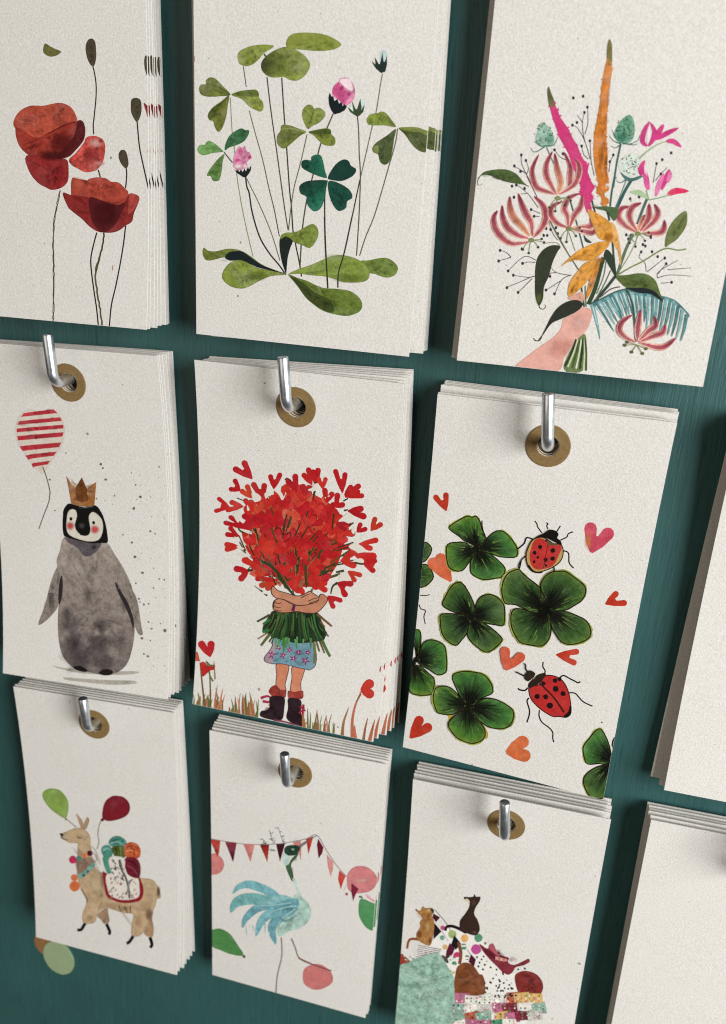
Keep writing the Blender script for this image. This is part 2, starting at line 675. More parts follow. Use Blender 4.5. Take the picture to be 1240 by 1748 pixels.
    def leaf(s, pts, ctr, cols, line='#22160f', lw=1.9, hatch=9):
        """inked clover leaf: washes that darken to the clover's middle, a drawn outline, hatching"""
        P = catmull(s.px(pts), True, 3)
        c = s.px([ctr])[0]
        n = len(P)
        rs = (1.03, .96, .82, .6, .38, .12)
        out = c + (P - c) * 1.04 + np.array([[s.rng.uniform(-1.2, 1.2), s.rng.uniform(-1.2, 1.2)] for _ in P])
        s._fill(out, np.tile([*lin('#a3a648'), 1], (n, 1)), .3)
        rows = [c + (P - c) * r for r in rs]
        Q = np.vstack(rows)
        cc = []
        for i, r in enumerate(rs):
            b = np.array(lin(cols[i]))
            for k in range(n):
                cc.append([*(b * s.rng.uniform(.8, 1.25)), 1])
        tri = []
        for i in range(len(rs) - 1):
            for k in range(n):
                j = (k + 1) % n
                tri += [(i * n + k, (i + 1) * n + k, (i + 1) * n + j), (i * n + k, (i + 1) * n + j, i * n + j)]
        tri = [t for t in tri]
        s.add(Q, tri, cc, .45)
        m = P.mean(0)
        for _ in range(26):
            tgt = P[s.rng.randrange(n)]
            r0 = s.rng.uniform(.35, .75)
            r1 = min(.97, r0 + s.rng.uniform(.15, .35))
            s.line([c + (tgt - c) * r0, c + (tgt - c) * r1], s.rng.uniform(.8, 2.4), s.rng.choice(['#6f8f3a', '#2f4a20', '#8aa048', '#24381a', '#4f7a30']), w1=.5, raw=True, sm=0, op=s.rng.uniform(.25, .6))
        for _ in range(hatch * 2):
            tgt = P[s.rng.randrange(n)]
            tgt = m + (tgt - m) * .55
            a = c + (tgt - c) * s.rng.uniform(.05, .2)
            b = c + (tgt - c) * s.rng.uniform(.55, .85)
            s.line([a, b], 1.3, '#0d0f08', w1=.4, raw=True, sm=0)
        s.line(np.vstack([P, P[:2]]), lw, line, raw=True, sm=0, wash=.1)
        s.disc(c[0], c[1], 5, '#10120a', raw=True, irr=.3, n=9)

    def mesh(s):
        P, Cc, Wv, L = np.vstack(s.P), np.vstack(s.Cc), np.concatenate(s.Wv), np.concatenate(s.L)
        uv = to_uv(s.key, P)
        bm = bmesh.new()
        lc = bm.verts.layers.float_color.new('ink')
        lw = bm.verts.layers.float.new('wash')
        vs_ = []
        for i in range(len(P)):
            v = bm.verts.new((uv[i, 0], uv[i, 1], L[i]))
            v[lc] = Cc[i]
            v[lw] = Wv[i]
            vs_.append(v)
        for t, mi in zip(s.T, s.Mi):
            if len(set(t)) == 3:
                try:
                    f = bm.faces.new([vs_[k] for k in t])
                    f.material_index = mi
                except ValueError:
                    pass
        E_ = .0008

        def cut(co, no, clear):
            bmesh.ops.bisect_plane(bm, geom=bm.verts[:] + bm.edges[:] + bm.faces[:], dist=1e-7, plane_co=co, plane_no=no, clear_outer=clear)
        cut((E_, 0, 0), (-1, 0, 0), True)
        cut((1 - E_, 0, 0), (1, 0, 0), True)
        cut((0, E_, 0), (0, -1, 0), True)
        cut((0, 1 - E_, 0), (0, 1, 0), True)
        for v in VLINES[1:-1]:
            cut((0, v, 0), (0, 1, 0), False)
        for u in ULINES[1:-1]:
            cut((u, 0, 0), (1, 0, 0), False)
        oz = origin(s.key)[2]
        for v in bm.verts:
            u_, v_, l_ = v.co
            v.co = ((u_ - .5) * W, RO - v_ * H, float(zrel(s.key, u_, v_)) - oz + 4e-5 + l_ * 1.5e-6)
        bmesh.ops.recalc_face_normals(bm, faces=[])
        for f in bm.faces:
            if f.normal.z < 0:
                f.normal_flip()
        me = bpy.data.meshes.new('printed_picture')
        bm.to_mesh(me)
        bm.free()
        return me

# ---- prints, one function per picture; coordinates are traced in enlarged windows of the picture
def art_poppies(a):
    a.win(60, 60, 300)
    ink, cap, capr = '#2e2122', '#4d4432', .6
    a.line('410 222 425 290 433 370 430 460 420 560 412 640 416 700', 2.0, ink)
    a.poly('358 93 362 130 372 170 390 205 410 222 425 200 433 150 432 110 426 50 405 25 380 30 362 60', cap, rim=capr)
    a.line('722 612 728 690 740 800 765 920 802 1085 812 1130', 2.2, ink)
    a.poly('677 490 682 455 710 442 745 458 753 520 745 570 722 612 700 590 680 545', cap, rim=capr)
    a.line('645 940 648 990 640 1080', 2.2, ink)
    a.poly('590 850 600 820 620 808 645 825 658 880 660 915 645 940 622 925 600 890', cap, rim=capr)
    a.poly('772 210 775 155 790 142 830 150 850 220 830 300 795 290 782 260', cap, rim=capr)
    a.poly('768 478 800 500 850 520 850 600 800 585 785 540', '#8e2a2c')
    a.poly('800 800 850 805 850 860 800 840', '#caa09a', rim=1)
    a.line('812 940 850 1090', 2.4, ink)
    a.poly('70 60 110 80 150 100 185 118 150 145 100 150 60 120', '#6d6a3a')
    a.line('447 950 462 1002', 2.2, ink)
    # left flower
    a.poly('-150 640 -120 550 -40 500 60 498 120 485 185 478 250 505 285 555 300 610 280 660 200 700 60 720 -60 720', '#ae4b38', wash=.5, rim=.8)
    a.poly('-130 650 0 725 93 690 150 665 215 630 290 610 312 680 300 760 250 830 150 870 0 870 -110 780', '#963429', wash=.55, rim=.75)
    a.poly('240 880 290 830 345 760 360 725 400 710 450 718 485 745 497 790 485 880 450 940 420 958 360 968 310 945 265 920', '#b9473f', wash=.85, rim=.9)
    a.disc(430, 760, 70, '#e0a49a', ry=42, soft=True, op=.8)
    a.disc(465, 745, 20, '#a23a38', soft=True)
    a.disc(400, 850, 70, '#9c302e', soft=True, op=.8)
    a.disc(455, 905, 50, '#d98f84', ry=22, soft=True, op=.8)
    a.poly('-60 850 100 858 180 868 225 880 237 920 237 1010 220 1050 180 1080 120 1092 80 1075 20 1040 -40 960', '#8e2627', wash=.45)
    a.poly('300 607 335 605 355 650 355 700 340 750 290 810 235 860 150 870 200 800 260 740 290 670', '#5d1e20', wash=.35)
    a.disc(200, 760, 120, '#5f1b1a', ry=90, soft=True, op=.85)
    a.disc(120, 850, 120, '#4e1716', ry=45, soft=True, op=.9)
    a.line('93 695 150 665 215 632 290 612', 2, '#6f211d', op=.7)
    # stems
    a.win(60, 320, 300)
    for d in (0, 5):
        a.line('%d 22 %d 75 %d 110 %d 200 %d 300 %d 400 %d 550 %d 700 %d 850 %d 945' % (175 + d, 165 + d, 157 + d, 138 + d, 131 + d, 127 + d, 129 + d, 131 + d, 129 + d, 126 + d), 1.3, '#4b4234', rough=.8)
    a.line('437 318 415 400 395 500 400 600 420 750 435 850 449 985', 2.2, '#211d1d')
    a.line('487 318 480 400 455 500 428 600 440 740 460 860 476 985', 2.8, '#55502e', rough=.7)
    a.line('487 318 482 390 457 500 430 600', 1.3, '#2e2a1c', rough=.8)
    a.line('640 270 625 400 600 550 570 700 540 830 525 985', 2.2, '#211d1d')
    # right flower
    a.poly('255 40 262 -65 310 -60 370 -50 380 -60 440 -72 500 -65 540 -40 590 -35 640 10 660 40 640 105 590 165 400 165 270 75', '#a94535', wash=.5, rim=.8)
    a.disc(310, -20, 60, '#c9604a', soft=True, op=.7)
    a.poly('197 38 260 55 330 62 430 80 500 100 560 120 600 130 650 80 665 45 710 48 737 70 730 110 700 180 685 240 640 270 600 300 550 318 480 318 430 305 380 270 330 220 260 165 230 130', '#852827', wash=.4, rim=.7)
    a.poly('385 72 480 95 570 125 640 110 610 180 575 250 510 312 440 295 395 210', '#571a1d', wash=.3, rim=1)
    a.disc(500, 190, 120, '#4c1518', ry=110, soft=True, op=.8)
    a.poly('668 45 710 48 737 70 725 120 690 170 657 190 660 110', '#a8433a', wash=.4)


def art_clover_stems(a):
    O1, O2, O3 = '#87903f', '#6d7534', '#5a652d'
    st, stl = '#2b2d24', '#74774a'
    a.win(310, 70, 250)
    a.line('525 215 550 390', 1.4, st)
    a.line('575 590 620 760 690 1010 740 1240 785 1420 830 1655', 1.6, stl, col1='#2b2d24')
    a.line('725 305 760 600 810 950 850 1240 875 1420 905 1605', 1.9, st, col1='#5b5340')
    a.line('850 310 870 620 895 950 915 1240 932 1400 945 1600 965 1710 1000 1880 1018 1995', 2.1, st)
    a.line('1065 790 1010 1030 955 1240 930 1400 908 1600', 1.6, '#5c5f3e')
    a.line('415 480 430 760 448 900 470 1130 485 1240 520 1440 570 1670 608 1825', 1.4, '#85885a')
    a.line('555 1165 590 1240 655 1370 760 1620 835 1860', 1.5, '#66683f')
    a.win(530, 70, 250)
    a.line('612 275 590 400 560 590 525 725 480 920 420 1180', 1.6, '#5d5a48')
    a.line('400 640 410 760 415 950 425 1150 413 1488 392 1818', 1.9, '#4f4a3c')
    a.line('420 1180 355 1488 290 1788 240 1958 235 2088', 2.0, st)
    a.line('740 740 720 870 660 1080 615 1240 540 1488 470 1658 418 1818', 1.8, '#5f5c42')
    a.line('145 1180 125 1290 123 1488 130 1738 150 2093', 2.2, st)
    a.line('195 615 150 720 110 820 75 920 20 1150 -30 1350 -66 1590 -80 1790 -86 1900', 2.2, '#4a4b36')
    a.win(310, 70, 250)
    a.poly('475 130 490 90 530 65 600 40 700 30 780 40 760 66 700 100 660 150 600 200 540 213 490 190', O1, wash=.55)
    a.line('700 110 715 130', 3, '#4a5226')
    a.poly('675 210 690 160 740 110 810 70 880 50 960 70 1040 120 1085 180 1085 230 1040 300 980 335 920 330 870 305 800 310 740 300 690 260', O1, wash=.55, grad=('#3d4425', '#8a9442', '690 160 860 200'))
    a.win(530, 70, 250)
    a.poly('-200 50 -60 75 80 85 160 78 215 66 260 20 100 -60 -150 -60', O1, wash=.35)
    a.win(310, 70, 250)
    a.poly('415 455 350 380 290 320 245 308 210 330 207 365 165 370 150 410 170 455 230 472 330 468', O2, wash=.55)
    a.line('415 455 310 385 215 365', 1.4, '#3d4422', w1=.4)
    a.poly('425 458 490 425 560 415 630 412 655 440 660 480 690 520 695 570 670 598 620 580 570 550 510 490', O1, wash=.55)
    a.poly('425 455 490 428 560 417 630 414 653 440 650 470 560 470', '#5f6a30', wash=.55, rim=1)
    a.poly('405 460 340 510 270 560 230 610 225 640 240 670 270 680 285 730 315 770 350 730 380 640 395 540', '#6e7333', wash=.55)
    a.poly('405 460 340 510 270 560 232 610 228 640 250 668 300 600', '#535d28', wash=.55, rim=1)
    a.poly('370 925 375 870 410 800 470 755 510 740 545 755 572 755 570 790 530 850 460 885 410 900', '#3d6a44', wash=.55)
    a.poly('355 935 300 880 240 845 210 860 200 878 160 880 135 915 150 950 190 968 260 950 340 940', '#729c58', wash=.55)
    a.line('350 935 270 890 205 878', 1.2, '#456a3c', w1=.4)
    a.poly('365 955 310 1000 260 1060 230 1105 217 1140 250 1145 265 1180 295 1187 325 1170 345 1080 350 1020', '#5f8243', wash=.55)
    a.line('362 940 400 990 435 1030', 1.8, '#3a4a30')
    # pink bud, left
    a.line('545 1150 555 1235 575 1290 600 1450 660 1650 740 1790 830 1900 885 1980', 2.4, st)
    a.poly('440 1030 445 980 470 920 490 895 520 905 540 888 552 930 580 945 590 980 570 1010 555 1030 560 1060 520 1085 480 1090 445 1070', '#dc87aa', wash=.5, rim=.85)
    a.disc(480, 1060, 45, '#f2dfe0', ry=28, soft=True)
    a.disc(540, 1060, 25, '#f2dfe0', soft=True)
    a.disc(580, 985, 22, '#c02f70', soft=True)
    a.disc(475, 1010, 30, '#c8457e', ry=18, soft=True, op=.8)
    a.disc(500, 930, 24, '#cf5a8c', soft=True, op=.8)
    a.poly('448 1090 470 1102 480 1085 492 1112 505 1085 520 1112 535 1080 548 1105 565 1065 572 1090 592 1050 590 1090 575 1120 545 1158 520 1150 475 1120', '#1c2325', sm=0, wash=.15)
    # middle clover
    a.poly('1070 745 1035 680 1022 620 1035 570 1075 538 1110 550 1125 572 1170 565 1215 600 1215 640 1170 690 1110 720', '#828d44', wash=.55)
    a.line('1075 740 1100 660 1125 575', 1.3, '#4b552a', w1=.4)
    a.poly('1060 770 990 740 920 715 850 712 840 760 812 800 810 860 840 900 880 908 940 860 1010 800', '#69722f', wash=.555)
    a.line('1055 772 930 740 850 745', 3, '#8a9348', w1=1)
    a.win(530, 70, 250)
    a.poly('-15 770 60 750 140 738 175 755 180 790 210 820 210 870 180 888 120 880 80 850 30 800', '#7c8638', wash=.55)
    a.poly('-15 770 60 752 140 742 172 757 170 785 100 790 40 790', '#4d5827', wash=.35, rim=1)
    # dark clover
    a.poly('140 1160 60 1140 -10 1110 -70 1070 -70 1020 -40 1005 5 1010 10 980 50 962 90 970 110 1020 125 1100', '#1f5d47', wash=.35, grad=('#163f33', '#2a6b50', '-60 1060 90 1000'))
    a.poly('150 1165 170 1110 220 1040 280 1003 325 1015 345 1055 385 1080 385 1110 350 1150 270 1185 200 1180', '#1b3c32', wash=.3)
    a.win(310, 300, 250)
    a.poly('1230 40 1130 38 1050 50 1000 90 1010 150 1060 180 1065 240 1110 295 1150 298 1190 260 1215 180 1225 90', '#205f49', wash=.35, grad=('#17392e', '#2a7056', '1050 90 1140 260'))
    a.win(0, 0, 1240)
    a.poly('562 309 580 313 597 324 602 337 593 344 591 355 578 360 567 346 561 326', '#1d4a3c', wash=.35)
    # pink bud, upper
    a.win(530, 70, 250)
    a.poly('185 430 200 380 240 345 255 315 320 312 350 345 375 395 380 440 365 500 320 540 290 545 240 500 195 470', '#df8cab', wash=.55, rim=.85)
    a.poly('252 325 320 318 345 345 362 400 350 425 300 395 262 360', '#f1d8dc', rim=1, wash=.25)
    a.poly('188 435 205 380 240 350 265 400 320 430 335 460 300 520 285 545 240 495', '#d2588c', wash=.5, rim=.8)
    a.disc(265, 400, 24, '#bd2f70', soft=True, op=.8)
    a.disc(330, 450, 24, '#c33a78', soft=True, op=.8)
    a.poly('155 480 165 435 180 470 195 468 205 510 230 490 245 532 262 515 275 552 290 535 312 555 290 590 250 610 205 622 180 590 160 540', '#1a2224', sm=0, wash=.15)
    a.poly('420 500 440 488 462 510 458 560 430 600 410 570', '#c2d6d0', rim=.85)
    a.poly('335 545 360 560 365 600 340 590', '#cfe0d2', rim=.9)
    a.poly('400 642 340 602 315 560 345 580 365 600 355 510 385 580 398 575 425 490 435 560 430 590 460 540 450 600 420 630', '#3c4c31', sm=0, wash=.3)
    a.poly('600 90 640 85 648 130 630 180 590 180', '#bdd3ce', rim=.9)
    a.poly('600 272 560 238 530 195 525 170 552 200 548 135 580 195 590 195 610 100 622 175 632 175 648 125 650 200 635 260', '#26342d', sm=0, wash=.3)
    # right clover
    a.poly('725 728 690 670 640 610 600 597 570 610 510 620 478 660 490 705 540 715 630 715', '#7d8b3c', wash=.55)
    a.line('720 726 640 650 580 612', 1.3, '#55622c', w1=.4)
    a.poly('750 738 820 728 900 730 960 750 1030 790 1040 930 960 942 900 915 850 860 800 790', '#525c2f', wash=.55)
    a.poly('755 737 820 729 900 731 960 752 1030 790 1020 815 930 775 840 765', '#76813a', wash=.55, rim=1)
    a.poly('725 745 650 800 560 860 525 910 540 945 575 960 590 1020 630 1048 670 1020 695 930 710 830', '#48552b', wash=.55)
    a.poly('530 905 570 880 580 925 570 955 542 942', '#77823c', wash=.3, rim=1)
    # leaves at the foot
    a.win(310, 300, 250)
    a.poly('180 655 190 610 230 635 290 640 380 620 450 620 520 640 600 690 680 750 800 800 885 830 760 800 660 775 600 745 540 715 430 720 400 715 370 690 300 705 240 718 200 705', '#6d7833', wash=.55)
    a.poly('370 690 400 650 460 638 520 645 600 700 700 765 885 832 720 795 640 772 560 737 480 712 410 718', '#1c2426', wash=.15, rim=1)
    a.poly('345 860 360 800 410 740 480 712 550 730 640 780 740 800 885 835 760 850 660 890 590 930 520 955 440 945 380 910', '#7f8d3a', wash=.555, rim=.7)
    a.disc(640, 850, 110, '#67752f', ry=50, soft=True, op=.6)
    a.poly('885 825 850 720 832 600 840 520 890 500 945 540 920 620 900 700 892 790', '#1f2724', wash=.2)
    a.poly('840 540 850 500 900 480 960 480 1040 440 1110 408 1150 440 1160 500 1130 570 1085 612 1030 590 960 565 920 530 880 515', '#7b8a3d', wash=.555)
    a.win(530, 370, 250)
    a.poly('425 375 490 370 560 355 640 348 700 375 742 430 720 490 660 515 600 505 550 485 500 475 480 430', '#6c7f36', wash=.5)
    a.poly('-186 485 -90 440 0 410 60 385 150 345 230 325 310 330 400 360 460 400 500 460 495 520 450 550 360 558 270 550 200 525 120 505 0 495 -90 482', '#829341', wash=.5)
    a.disc(210, 350, 110, '#a9b878', ry=40, soft=True, op=.6)
    a.disc(330, 520, 170, '#66782f', ry=50, soft=True, op=.6)
    a.poly('-186 488 -100 520 -20 545 50 580 130 605 230 610 340 630 410 680 440 740 420 800 330 838 230 830 120 800 40 750 -40 680 -110 580', '#65772f', wash=.555)
    a.poly('-170 500 -60 560 40 640 140 690 200 760 190 810 120 795 40 745 -40 675 -110 580', '#3f4a22', wash=.35, rim=1)
    a.line('123 0 130 250 150 605', 2.2, st)
    a.line('355 0 290 300 240 470 235 600', 2.0, st)


def art_bouquet(a):
    dk, teal = '#39303a', '#45706e'
    # twigs with berries
    tw = [((770, 70, 250), ['1180 1000 1135 850 1075 740 1030 712', '1135 850 1120 780 1115 680 1132 605', '1115 690 1070 625', '1135 790 1160 690 1157 560', '1190 1050 1178 850', '1165 1000 1125 960 1108 890', '1005 1015 950 955', '1000 1015 930 985 878 922', '690 1240 640 1130 590 1100', '640 1130 600 1040 597 965', '640 1130 658 1080 636 1012', '620 1110 538 1060', '1215 1140 1185 1010'],
           [(1030, 712), (1068, 690), (1132, 605), (1157, 560), (1120, 468), (1037, 482), (1178, 845), (1108, 890), (950, 955), (878, 922), (590, 1104), (597, 965), (636, 1012), (538, 1058)]),
          ((770, 300, 250), ['740 270 650 150 555 75', '640 150 590 155', '735 190 690 100 640 0', '755 320 680 285', '750 345 705 342', '1020 845 900 822 850 780', '890 822 845 825 840 850', '1020 840 940 880 880 1000', '930 890 805 970', '715 850 650 860 530 842', '700 850 475 945', '690 870 570 988', '510 690 470 650 418 632', '510 690 405 722', '720 715 620 685 485 805', '715 735 660 730 608 742', '905 545 860 480 820 360'],
           [(555, 78), (518, 88), (625, 108), (535, 182), (680, 287), (705, 343), (840, 852), (878, 1000), (806, 968), (530, 842), (475, 948), (570, 988), (418, 632), (405, 722), (486, 806), (608, 742), (808, 447), (845, 455), (786, 505), (816, 505), (602, 620), (890, 440), (905, 490)]),
          ((930, 300, 250), ['860 810 850 740 800 690 820 640', '870 812 950 750 1018 695', '955 865 970 810 1128 715', '960 830 1030 745', '955 865 1060 840 1240 850', '1040 795 1240 780', '985 910 1078 902', '735 220 722 195', '900 520 840 500', '760 560 700 500'],
           [(818, 645), (1018, 697), (1030, 745), (958, 685), (910, 643), (1076, 902), (725, 195), (800, 180), (900, 522), (833, 582), (853, 595), (692, 500), (710, 535), (730, 505)]),
          ((930, 70, 250), ['545 1110 555 1030 582 968', '470 1150 475 1100', '940 1180 990 1120 1040 1070', '920 1200 935 1110 948 1040'], [(582, 965), (553, 1022), (475, 1100), (948, 1038), (997, 1005), (1072, 948), (985, 1125)])]
    for wn, ls, ds in tw:
        a.win(*wn)
        for l in ls:
            a.line(l, 1.5, '#544a4e', w1=.9)
        for x, y in ds:
            a.disc(x, y, 11, dk, ry=14)
    a.win(930, 300, 250)
    # thin and thick stems
    for l, w, c in (('220 220 280 430 330 620', 2.6, '#3f5a54'), ('20 340 110 500 200 660 290 800', 2.0, '#4c4d3c'), ('60 420 160 600 280 790', 1.4, '#6c6e54'), ('205 480 260 640', 1.4, '#6f7a58'),
                    ('370 110 400 210 430 320', 3.2, '#34463a'), ('480 90 510 210 550 380', 3.6, '#33473e'), ('595 0 570 130 555 260', 3.2, '#3c5a56'), ('740 30 680 130 615 270', 5.2, '#3b5c58'),
                    ('690 40 640 170 600 270', 1.6, '#5a7a74'), ('870 190 825 300 785 410', 4.6, '#52645a'), ('750 490 690 620 640 760 610 850', 5.0, '#5b6f55'), ('790 510 730 650 640 800', 1.6, '#8a9468'),
                    ('610 845 720 780 840 720 1010 620 1128 630 1200 620', 2.4, '#77814f'), ('575 560 585 680 600 840', 3.4, '#33483a'),
                    ('640 940 560 960 470 1030', 2.2, '#5a5650'), ('860 120 880 200', 2.2, '#8fa07c')):
        a.line(l, w, c)
    # spiky seed heads
    a.win(770, 70, 250)
    a.line('810 900 845 980 875 1045', 2.2, '#5f7a72')
    a.poly('800 900 740 880 715 840 730 770 755 705 790 690 830 730 865 780 872 850 850 890', '#9fbfaa', wash=.5, rim=.85)
    a.disc(840, 830, 45, '#5f9a80', ry=60, soft=True, op=.8)
    for _ in range(42):
        t, r = a.rng.uniform(0, 6.28), a.rng.random() ** .5
        a.disc(785 + 78 * r * math.cos(t) + 0, 790 + 105 * r * math.sin(t), 6, '#3c5c50', n=6)
    for l in ('800 890 740 930 700 938 675 900', '810 890 870 880 905 820', '805 885 760 890 705 850', '815 885 850 885 885 882'):
        a.line(l, 2.4, '#4f766a', w1=.7)
    a.win(930, 70, 250)
    a.line('645 875 610 1040 582 1240', 3.2, '#41605a')
    a.poly('590 790 620 710 670 650 720 625 750 660 765 760 740 840 680 870 620 850', '#6a9c80', wash=.45, rim=.85)
    a.disc(650, 820, 60, '#44826a', ry=50, soft=True, op=.8)
    for _ in range(46):
        t, r = a.rng.uniform(0, 6.28), a.rng.random() ** .5
        a.disc(680 + 78 * r * math.cos(t), 755 + 108 * r * math.sin(t), 6, '#2f5546', n=6)
    for l in ('650 870 590 850 545 800', '650 872 600 905 560 885', '660 870 730 870 790 840 805 800', '600 820 570 750', '665 866 760 880 790 865'):
        a.line(l, 2.2, '#3f665a', w1=.6)
    a.poly('625 1060 650 1000 720 950 790 960 812 1020 785 1110 720 1150 660 1130', '#d3dacd', wash=.3, rim=.9)
    for _ in range(44):
        t, r = a.rng.uniform(0, 6.28), a.rng.random() ** .5
        a.disc(720 + 85 * r * math.cos(t), 1055 + 88 * r * math.sin(t), 6, '#4d5a54', n=6)
    a.poly('640 1110 690 1145 740 1160 810 1140 830 1150 760 1185 690 1180', '#47706a')
    a.line('690 1175 640 1200 605 1180', 2.2, '#47706a', w1=.7)
    # pink lilies
    g = '#9fb48a'
    a.line('800 1000 850 950 950 880 1060 840', 3.6, g, w1=1.6)
    pk, pd = '#e08aae', '#c93f7c'
    for p in ('870 890 830 850 845 760 890 680', '880 890 920 830 930 760 895 690', '945 835 1030 785 1135 735', '920 850 970 770 1010 705', '1030 850 1090 850 1160 900', '820 1140 815 1080 850 1010', '880 1260 860 1160 840 1070', '990 1260 1030 1160 1060 1085'):
        a.line(p, 9, pd, prof='petal', wash=.4)
    a.line('872 870 878 780 890 710', 4, '#f1d8dd', prof='petal')
    a.line('845 1060 860 1140 875 1230', 4, '#edc6d4', prof='petal')
    a.win(930, 300, 250)
    for p, w, c in (('880 120 865 60 850 -20', 9, '#d35590'), ('940 175 970 70 1010 -20', 9, '#dd78a6'), ('1040 60 1060 0 1065 -40', 8, '#dd78a6'), ('1040 165 1110 130 1220 130', 11, '#d2335c')):
        a.line(p, w, c, prof='petal', wash=.35)
    a.line('880 205 960 190 1060 160', 2.2, '#8fa583')
    a.poly('720 140 800 120 860 160 875 200 830 180', '#a9bf95', rim=.9)
    # spikes
    a.win(770, 70, 250)
    Pk = a.poly('835 555 880 530 905 590 930 650 965 700 1000 750 1020 800 1050 850 1070 880 1100 960 1140 1030 1165 1050 1160 1110 1185 1180 1220 1240 1190 1290 1210 1330 1180 1370 1195 1430 1150 1455 1125 1370 1090 1290 1100 1240 1070 1150 1030 1060 1000 960 960 890 910 800 890 720 870 680', '#cb3a74', wash=.2, rim=.9, sm=0)
    a.poly('818 410 830 388 850 440 882 535 840 560 820 480', '#6e6a45')
    a.win(930, 70, 250)
    Og = a.poly('525 180 568 190 565 300 545 420 540 520 530 600 527 700 525 850 535 1000 520 1100 545 1170 510 1230 545 1260 500 1300 545 1360 490 1400 480 1330 440 1270 455 1200 430 1100 415 950 420 800 440 680 465 540 480 400 500 270', '#cb7a32', wash=.5, rim=.88)
    a.poly('528 90 535 20 550 -15 568 20 572 90 568 190 530 188', '#7b7242')
    for P, cs, n in ((Pk, ['#cb3a74', '#d04a80'], 90), (Og, ['#cb7a32', '#d58a40', '#c06f2a'], 110)):
        for _ in range(n):
            q = P[a.rng.randrange(len(P))] + np.array([a.rng.uniform(-1, 1), a.rng.uniform(-4, 4)])
            a.disc(q[0], q[1], a.rng.uniform(.8, 1.7), a.rng.choice(cs), n=7, irr=.3, raw=True)
    # flame lilies
    pe, rd = '#e0a987', '#7c2a3c'

    def lily(wn, petals, w=11, orange=()):
        a.win(*wn)
        for i, p in enumerate(petals):
            a.line(p, w * .9, '#e8bfa4', prof='petal', wash=.45, col1='#a8505a')
            a.line(p, w * .5, '#d99468' if i in orange else '#b5606a', prof='petal', wash=.5, col1=rd)
    C3, C4, C6 = (770, 300, 250), (930, 300, 250), (930, 450, 250)
    lily(C3, ['660 560 520 575 430 520 370 430 365 350 395 295', '655 530 560 500 480 440 440 350 435 250', '665 510 610 440 530 350 500 260 500 175', '690 510 680 400 640 330 600 240 570 150', '700 520 770 440 805 350 780 250 705 175'], 15, (2,))
    lily(C3, ['895 160 800 130 730 100 700 40 690 -60 745 -180', '893 160 850 80 810 0 810 -100 860 -205', '905 155 930 60 900 -60 880 -190', '915 155 1000 100 1010 0 1010 -80 960 -200', '925 155 1040 80 1085 -20 1080 -100 1045 -140'], 13, (2,))
    lily(C3, ['990 440 900 400 845 330 860 260 940 220', '995 435 985 340 960 280 1000 190 1090 150', '1005 435 1050 330 1100 260 1115 160', '1015 442 1120 440 1190 420 1180 350', '1015 447 1130 470 1200 482 1220 450'], 13)
    lily(C4, ['780 480 680 420 625 350 650 280 720 260', '785 470 720 360 740 270 820 230', '795 465 830 390 850 330', '810 468 880 360 885 235', '830 472 930 380 960 310 930 240', '830 485 960 485 1010 450 1015 375'], 14, (2,))
    # leaves
    a.win(770, 70, 250)
    a.poly('230 1170 280 1110 380 1088 480 1090 560 1130 620 1200 665 1235 600 1212 500 1200 400 1170 320 1135 260 1140', '#4f6033', wash=.4)
    a.line('232 1170 225 1210 245 1222 268 1215', 1.3, '#5c6a42', w1=.6)
    a.win(770, 300, 250)
    a.poly('930 598 860 588 790 620 735 690 715 780 712 900 715 1020 745 1100 780 1040 790 940 830 850 860 740 900 650', '#363b2c', wash=.25, rim=.85)
    a.disc(745, 1040, 34, '#5f6b35', ry=60, soft=True, op=.8)
    a.line('743 1090 755 1120 780 1130 803 1112 795 1092', 2, '#4d5832', w1=.8)
    a.line('925 598 900 570 850 565 780 575', 1.2, '#77805c')
    a.poly('1125 500 1150 530 1190 560 1180 570 1140 555', '#3a4434')
    # orange leaves
    a.win(930, 300, 250)
    a.poly('400 240 430 262 500 258 580 265 620 275 622 330 590 382 560 350 520 300 440 280', '#4f6542', wash=.35)
    a.poly('500 680 520 625 560 650 590 720 603 855 560 790 520 720', '#323d2e', wash=.25)
    for l, w, c in (('500 690 470 800 430 950 370 1090', 7, '#33452f'), ('600 850 530 940 470 1010 400 1095', 5, '#34473a'), ('520 720 500 850 440 1000', 2, '#66745c'), ('560 800 500 930 430 1050', 2, '#5a6c58'), ('310 940 322 1010 335 1110', 3, '#33453c'), ('345 930 345 1000 352 1110', 2.4, '#6b7a5a'), ('370 850 380 900', 2, '#55634a')):
        a.line(l, w, c)
    org = '#d9973f'
    a.poly('560 400 600 430 630 530 650 680 640 760 620 640 580 570', '#e2aa62', wash=.4, rim=.9)
    a.poly('365 285 450 320 550 390 570 460 572 560 520 550 460 530 420 450 390 370', org, wash=.45, rim=.85)
    a.poly('550 560 460 560 350 600 250 660 138 768 230 715 340 720 430 700 520 620', org, wash=.45, rim=.82)
    a.poly('440 710 340 740 270 820 210 910 197 1015 240 1010 330 930 400 840', org, wash=.45, rim=.82)
    a.poly('475 700 420 780 380 890 348 1045 390 990 440 860', '#cb8537', wash=.45, rim=.8)
    a.disc(545, 520, 50, '#b96f26', soft=True, op=.7)
    a.disc(460, 710, 50, '#b96f26', ry=30, soft=True, op=.7)
    # hand and arm
    a.win(760, 450, 250)
    a.poly('1040 290 1100 262 1165 240 1172 320 1080 312', '#dda391', rim=.9)
    a.poly('1160 370 1240 395 1235 480 1180 590 1080 690 1010 790 945 915 600 890 700 780 820 690 920 620 985 540 1000 470 1080 430', '#dfa697', wash=.2, rim=.92, rw=1.6)
    a.disc(1000, 720, 150, '#d89485', ry=110, soft=True, op=.5)
    a.disc(1130, 500, 90, '#e6b8aa', soft=True, op=.7)
